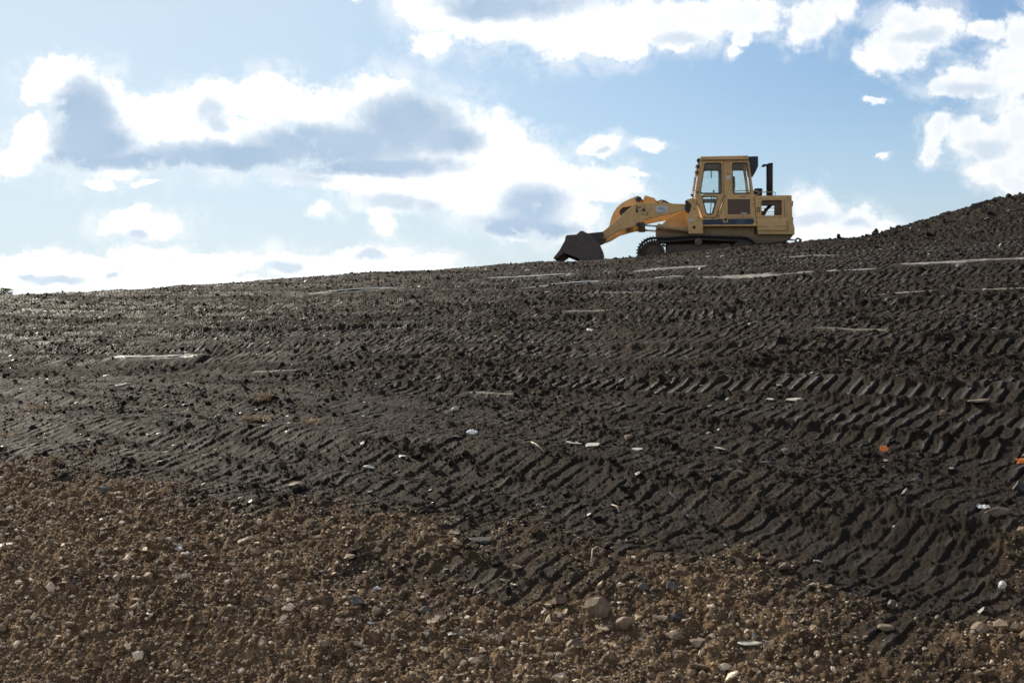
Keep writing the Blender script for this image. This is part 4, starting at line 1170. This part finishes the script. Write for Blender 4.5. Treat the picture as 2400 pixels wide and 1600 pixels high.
#=PART4=
# ------------------------------------------------------------------ light, sky, camera
SUN_AZ, SUN_EL = -38.0, 29.0          # degrees; azimuth measured from the view direction (+Y), negative to the left
EXPO = 0.5
sd = bpy.data.lights.new('sun', 'SUN'); sd.energy = 5.0; sd.angle = math.radians(0.6); sd.color = (1.0, 0.90, 0.74)
so = bpy.data.objects.new('sun', sd); COL.objects.link(so)
_a, _e = math.radians(SUN_AZ), math.radians(SUN_EL)
sdir = Vector((math.sin(_a) * math.cos(_e), math.cos(_a) * math.cos(_e), math.sin(_e)))
so.rotation_euler = sdir.to_track_quat('Z', 'Y').to_euler(); so.location = sdir * 60

def make_world():
    w = bpy.data.worlds.new('World'); scene.world = w; w.use_nodes = True
    nt = w.node_tree; nt.nodes.clear(); L = nt.links.new
    out = N(nt, 'ShaderNodeOutputWorld'); bg = N(nt, 'ShaderNodeBackground')
    STR = 0.07
    bg.inputs['Strength'].default_value = STR
    L(bg.outputs[0], out.inputs[0])
    sky = N(nt, 'ShaderNodeTexSky', sky_type='NISHITA'); sky.sun_disc = False
    sky.sun_elevation = _e; sky.sun_rotation = _a
    sky.air_density = 1.0; sky.dust_density = 0.5; sky.ozone_density = 3.0
    tc = N(nt, 'ShaderNodeTexCoord'); sp = N(nt, 'ShaderNodeSeparateXYZ'); L(tc.outputs['Generated'], sp.inputs[0])
    ay = mth(nt, 'MAXIMUM', mth(nt, 'ABSOLUTE', sp.outputs[1]), 0.03)
    # direction -> tangent plane ahead, unit = 1000 photo pixels
    u = mth(nt, 'MULTIPLY_ADD', mth(nt, 'DIVIDE', sp.outputs[0], ay), F / 1000, CX / 1000)
    v = mth(nt, 'SUBTRACT', CY / 1000, mth(nt, 'MULTIPLY', mth(nt, 'DIVIDE', sp.outputs[2], ay), F / 1000))
    cb = N(nt, 'ShaderNodeCombineXYZ'); L(u, cb.inputs[0]); L(v, cb.inputs[1]); P = cb.outputs[0]
    def vm(op, a, b, c=None):
        n = N(nt, 'ShaderNodeVectorMath', operation=op)
        for i, q in enumerate((a, b, c)):
            if q is None: continue
            if hasattr(q, 'is_output'): L(q, n.inputs[i])
            else: n.inputs[i].default_value = q
        return n.outputs[0]
    def nz(scale, det, rough, amp, vec):
        n = N(nt, 'ShaderNodeTexNoise'); n.inputs['Scale'].default_value = scale; n.inputs['Detail'].default_value = det; n.inputs['Roughness'].default_value = rough
        L(vec, n.inputs['Vector']); c = vm('SUBTRACT', n.outputs['Color'], (.5, .5, .5))
        return vm('MULTIPLY', c, (amp, amp * .8, 0))
    Pw = vm('ADD', P, nz(4.0, 2, .5, .10, P))
    Pw = vm('ADD', Pw, nz(15.0, 8, .64, .085, P))
    Ps = vm('ADD', P, nz(9.0, 6, .6, .075, P))
    def field(blobs, vec, k, grow_=1.0):
        acc = None
        for (cx, cy, rx, ry) in blobs:
            s = 1.0204 / 1000
            ir = (1 / (rx * s * grow_), 1 / (ry * s * grow_), 0)
            n = N(nt, 'ShaderNodeVectorMath', operation='MULTIPLY_ADD'); L(vec, n.inputs[0])
            n.inputs[1].default_value = ir; n.inputs[2].default_value = (-cx * s * ir[0], -cy * s * ir[1], 0)
            l = N(nt, 'ShaderNodeVectorMath', operation='LENGTH'); L(n.outputs[0], l.inputs[0])
            acc = l.outputs['Value'] if acc is None else mth(nt, 'SMOOTH_MIN', acc, l.outputs['Value'], k)
        return acc
    def smooth(x, a, b):
        n = N(nt, 'ShaderNodeMapRange', interpolation_type='SMOOTHSTEP'); L(x, n.inputs[0])
        n.inputs[1].default_value = a; n.inputs[2].default_value = b; n.inputs[3].default_value = 1; n.inputs[4].default_value = 0
        return n.outputs[0]
    W = [  # clouds (1/2352 frame units): cx, cy, rx, ry
     (150,190,105,58),(95,205,55,40),(215,235,100,75),(330,262,130,62),(480,232,100,52),(610,228,108,58),(740,262,110,60),(880,235,130,75),(1000,290,130,95),
     (1110,335,115,90),(1190,410,125,120),(230,330,180,90),(500,330,330,75),(900,330,280,90),(85,320,60,70),(30,375,60,30),(880,400,300,35),(1060,430,200,75),
     (1270,440,140,75),(1380,430,100,50),(1300,510,110,60),(1150,500,120,50),(900,450,120,45),(1010,540,0.1,0.1),(1150,545,70,18),(885,500,30,40),
     (215,422,32,14),(325,422,50,10),(735,470,35,16),(330,525,120,36),(300,500,50,30),
     (60,610,160,36),(200,610,130,28),(330,600,110,30),(470,620,90,26),(560,600,70,26),(650,600,80,40),(760,605,80,28),(850,585,105,30),(950,608,90,22),(240,650,500,32),(820,625,260,22),
     (985,20,90,50),(985,95,50,38),(1130,30,180,75),(1330,60,150,85),(1420,105,90,42),(1540,50,160,65),(1560,95,70,26),(1700,25,130,50),(1690,120,22,28),(1705,75,30,30),(1860,55,62,60),(1925,22,60,34),
     
     (2110,60,100,62),(2060,112,80,50),(2170,55,50,40),(2265,68,65,32),(1995,140,42,28),(2350,85,52,60),(2235,190,110,44),(2320,170,80,70),(2160,205,52,28),
     (2255,320,85,62),(2340,300,80,95),(2165,305,42,45),(2155,360,32,32),(2300,385,75,42),(2345,415,50,30),(2018,228,26,13),(2032,358,18,7),
     (1375,340,52,28),(1490,338,46,14),(1450,405,40,10),(830,5,30,10),
     (1865,480,70,50),(1960,512,75,42),(2025,522,55,26),(1885,525,95,45),
    ]
    W = [b for b in W if b[2] > 1]
    G = [  # shaded bellies
     (190,270,75,85),(215,330,95,60),(180,370,80,30),(330,375,200,24),(560,358,260,34),(760,335,200,50),(930,290,120,75),(1030,325,80,34),(860,380,200,22),
     (1225,470,80,42),(1190,515,110,26),(1270,530,60,20),(1180,5,170,36),(1120,25,90,26),
    ]
    G2 = [  # lighter, smaller shading
     (480,262,44,30),(505,285,40,20),(700,408,80,16),(640,400,90,14),(900,465,100,24),(985,480,36,24),(318,538,30,14),(130,640,75,13),(75,632,40,9),(258,640,20,9),(650,612,44,16),(850,590,44,14),
     (1560,88,60,18),(1872,505,56,18),(1965,512,34,14),(2230,205,70,16),(2270,345,50,24),(1380,345,22,9),(2110,85,60,16),
    ]
    fw = field(W, Pw, 0.05); fg = field(G, Ps, 0.3, 1.12); fg2 = field(G2, Ps, 0.3, 1.15)
    # frayed edges
    fn = N(nt, 'ShaderNodeTexNoise'); fn.inputs['Scale'].default_value = 26; fn.inputs['Detail'].default_value = 8; fn.inputs['Roughness'].default_value = .68; L(P, fn.inputs['Vector'])
    fw2 = mth(nt, 'ADD', fw, mth(nt, 'MULTIPLY', mth(nt, 'SUBTRACT', fn.outputs['Fac'], .5), 1.0))
    front = mth(nt, 'GREATER_THAN', sp.outputs[1], 0.0)
    hn = N(nt, 'ShaderNodeTexNoise'); hn.inputs['Scale'].default_value = 9; hn.inputs['Detail'].default_value = 9; hn.inputs['Roughness'].default_value = .66; hn.inputs['Distortion'].default_value = .6; L(P, hn.inputs['Vector'])
    halo = mth(nt, 'MULTIPLY', smooth(fw2, 0.85, 1.75), smooth(hn.outputs['Fac'], 0.62, 0.40))
    halo = mth(nt, 'SUBTRACT', 0.45, mth(nt, 'MULTIPLY', halo, -0.0)) if False else mth(nt, 'MULTIPLY', halo, 0.5)
    aw = mth(nt, 'MULTIPLY', mth(nt, 'MAXIMUM', smooth(fw2, 0.58, 1.18), halo), front)
    ag = smooth(mth(nt, 'ADD', fg, mth(nt, 'MULTIPLY', mth(nt, 'SUBTRACT', fn.outputs['Fac'], .5), .5)), 0.40, 1.45)
    ag2 = smooth(mth(nt, 'ADD', fg2, mth(nt, 'MULTIPLY', mth(nt, 'SUBTRACT', fn.outputs['Fac'], .5), .8)), 0.30, 1.35)
    ag = mth(nt, 'MAXIMUM', ag, mth(nt, 'MULTIPLY', ag2, 0.62))
    bil = N(nt, 'ShaderNodeTexNoise'); bil.inputs['Scale'].default_value = 10; bil.inputs['Detail'].default_value = 7; bil.inputs['Roughness'].default_value = .6; bil.inputs['Distortion'].default_value = .5; L(vm('ADD', P, (0.013, 0.02, 3.7)), bil.inputs['Vector'])
    ag = mth(nt, 'MAXIMUM', ag, mth(nt, 'MULTIPLY', smooth(bil.outputs['Fac'], 0.56, 0.40), mth(nt, 'MULTIPLY', smooth(fw, 0.35, 0.85), 0.26)))
    ag = mth(nt, 'MULTIPLY', ag, aw)
    # thin veil: bright hazy air towards the sun and low over the horizon
    veil = N(nt, 'ShaderNodeTexNoise'); veil.inputs['Scale'].default_value = 2.2; veil.inputs['Detail'].default_value = 5; L(P, veil.inputs['Vector'])
    lowz = smooth(sp.outputs[2], -0.02, 0.20)
    dt = vm('DOT_PRODUCT', tc.outputs['Generated'], tuple(sdir))
    dn = N(nt, 'ShaderNodeVectorMath', operation='DOT_PRODUCT'); L(tc.outputs['Generated'], dn.inputs[0]); dn.inputs[1].default_value = tuple(sdir)
    near = N(nt, 'ShaderNodeMapRange', interpolation_type='SMOOTHSTEP'); L(dn.outputs['Value'], near.inputs[0])
    near.inputs[1].default_value = 0.60; near.inputs[2].default_value = 1.0
    vf = mth(nt, 'ADD', mth(nt, 'MULTIPLY', near.outputs[0], 0.95), mth(nt, 'MULTIPLY', lowz, 0.08))
    vf = mth(nt, 'MINIMUM', mth(nt, 'MULTIPLY', vf, mth(nt, 'ADD', 0.7, mth(nt, 'MULTIPLY', veil.outputs['Fac'], 0.6))), 0.92)
    k = 1 / STR / 2 ** EXPO
    blue = mixc(nt, 1.0, sky.outputs[0], (1.05, 1.10, 1.14), 'MULTIPLY')
    skyc = mixc(nt, mth(nt, 'MULTIPLY', lowz, 0.62), blue, (0.66 * k, 0.72 * k, 0.86 * k))
    skyc = mixc(nt, vf, skyc, (0.67 * k, 0.80 * k, 0.89 * k))
    wc = N(nt, 'ShaderNodeTexNoise'); wc.inputs['Scale'].default_value = 11; wc.inputs['Detail'].default_value = 6; L(Pw, wc.inputs['Vector'])
    white = mixc(nt, wc.outputs['Fac'], (0.93 * k, 0.97 * k, 1.01 * k), (1.16 * k, 1.16 * k, 1.15 * k))
    gn = N(nt, 'ShaderNodeTexNoise'); gn.inputs['Scale'].default_value = 7; gn.inputs['Detail'].default_value = 5; L(Ps, gn.inputs['Vector'])
    grey = mixc(nt, gn.outputs['Fac'], (0.33 * k, 0.49 * k, 0.69 * k), (0.56 * k, 0.69 * k, 0.84 * k))
    cloud = mixc(nt, mth(nt, 'MULTIPLY', ag, 0.96), white, grey)
    core = mth(nt, 'POWER', mth(nt, 'MULTIPLY', aw, mth(nt, 'SUBTRACT', 1.0, ag)), 4.0)
    gain = mth(nt, 'ADD', 1.0, mth(nt, 'MULTIPLY', mth(nt, 'MULTIPLY', near.outputs[0], core), 1.6))
    gv = N(nt, 'ShaderNodeVectorMath', operation='SCALE'); L(cloud, gv.inputs[0]); L(gain, gv.inputs['Scale'])
    c = mixc(nt, aw, skyc, gv.outputs[0])
    # unseen sky behind the viewer: broken cloud added as fill on the loader
    bn = N(nt, 'ShaderNodeTexNoise'); bn.inputs['Scale'].default_value = 2.6; bn.inputs['Detail'].default_value = 7; bn.inputs['Roughness'].default_value = .6; L(tc.outputs['Generated'], bn.inputs['Vector'])
    back = mth(nt, 'MULTIPLY', smooth(bn.outputs['Fac'], 0.54, 0.40), mth(nt, 'SUBTRACT', 1.0, front))
    c = mixc(nt, mth(nt, 'MULTIPLY', back, 0.40), c, (1.15 * k, 1.08 * k, 1.0 * k))
    L(c, bg.inputs['Color'])
    w.cycles.sampling_method = 'MANUAL'; w.cycles.sample_map_resolution = 1024
make_world()

cd = bpy.data.cameras.new('camera'); cd.lens = 50; cd.sensor_width = 36; cd.sensor_fit = 'HORIZONTAL'
cd.clip_start = 0.1; cd.clip_end = 3000
cd.dof.use_dof = True; cd.dof.focus_distance = 14.0; cd.dof.aperture_fstop = 5.0
cam = bpy.data.objects.new('camera', cd); COL.objects.link(cam)
cam.location = (0, 0, ZE); cam.rotation_euler = (math.radians(90), 0, 0)
scene.camera = cam
scene.view_settings.view_transform = 'Standard'; scene.view_settings.look = 'None'
scene.view_settings.exposure = EXPO; scene.view_settings.gamma = 1.0
scene.cycles.max_bounces = 6; scene.cycles.diffuse_bounces = 3; scene.cycles.glossy_bounces = 3; scene.cycles.transparent_max_bounces = 10
scene.cycles.caustics_reflective = False; scene.cycles.caustics_refractive = False
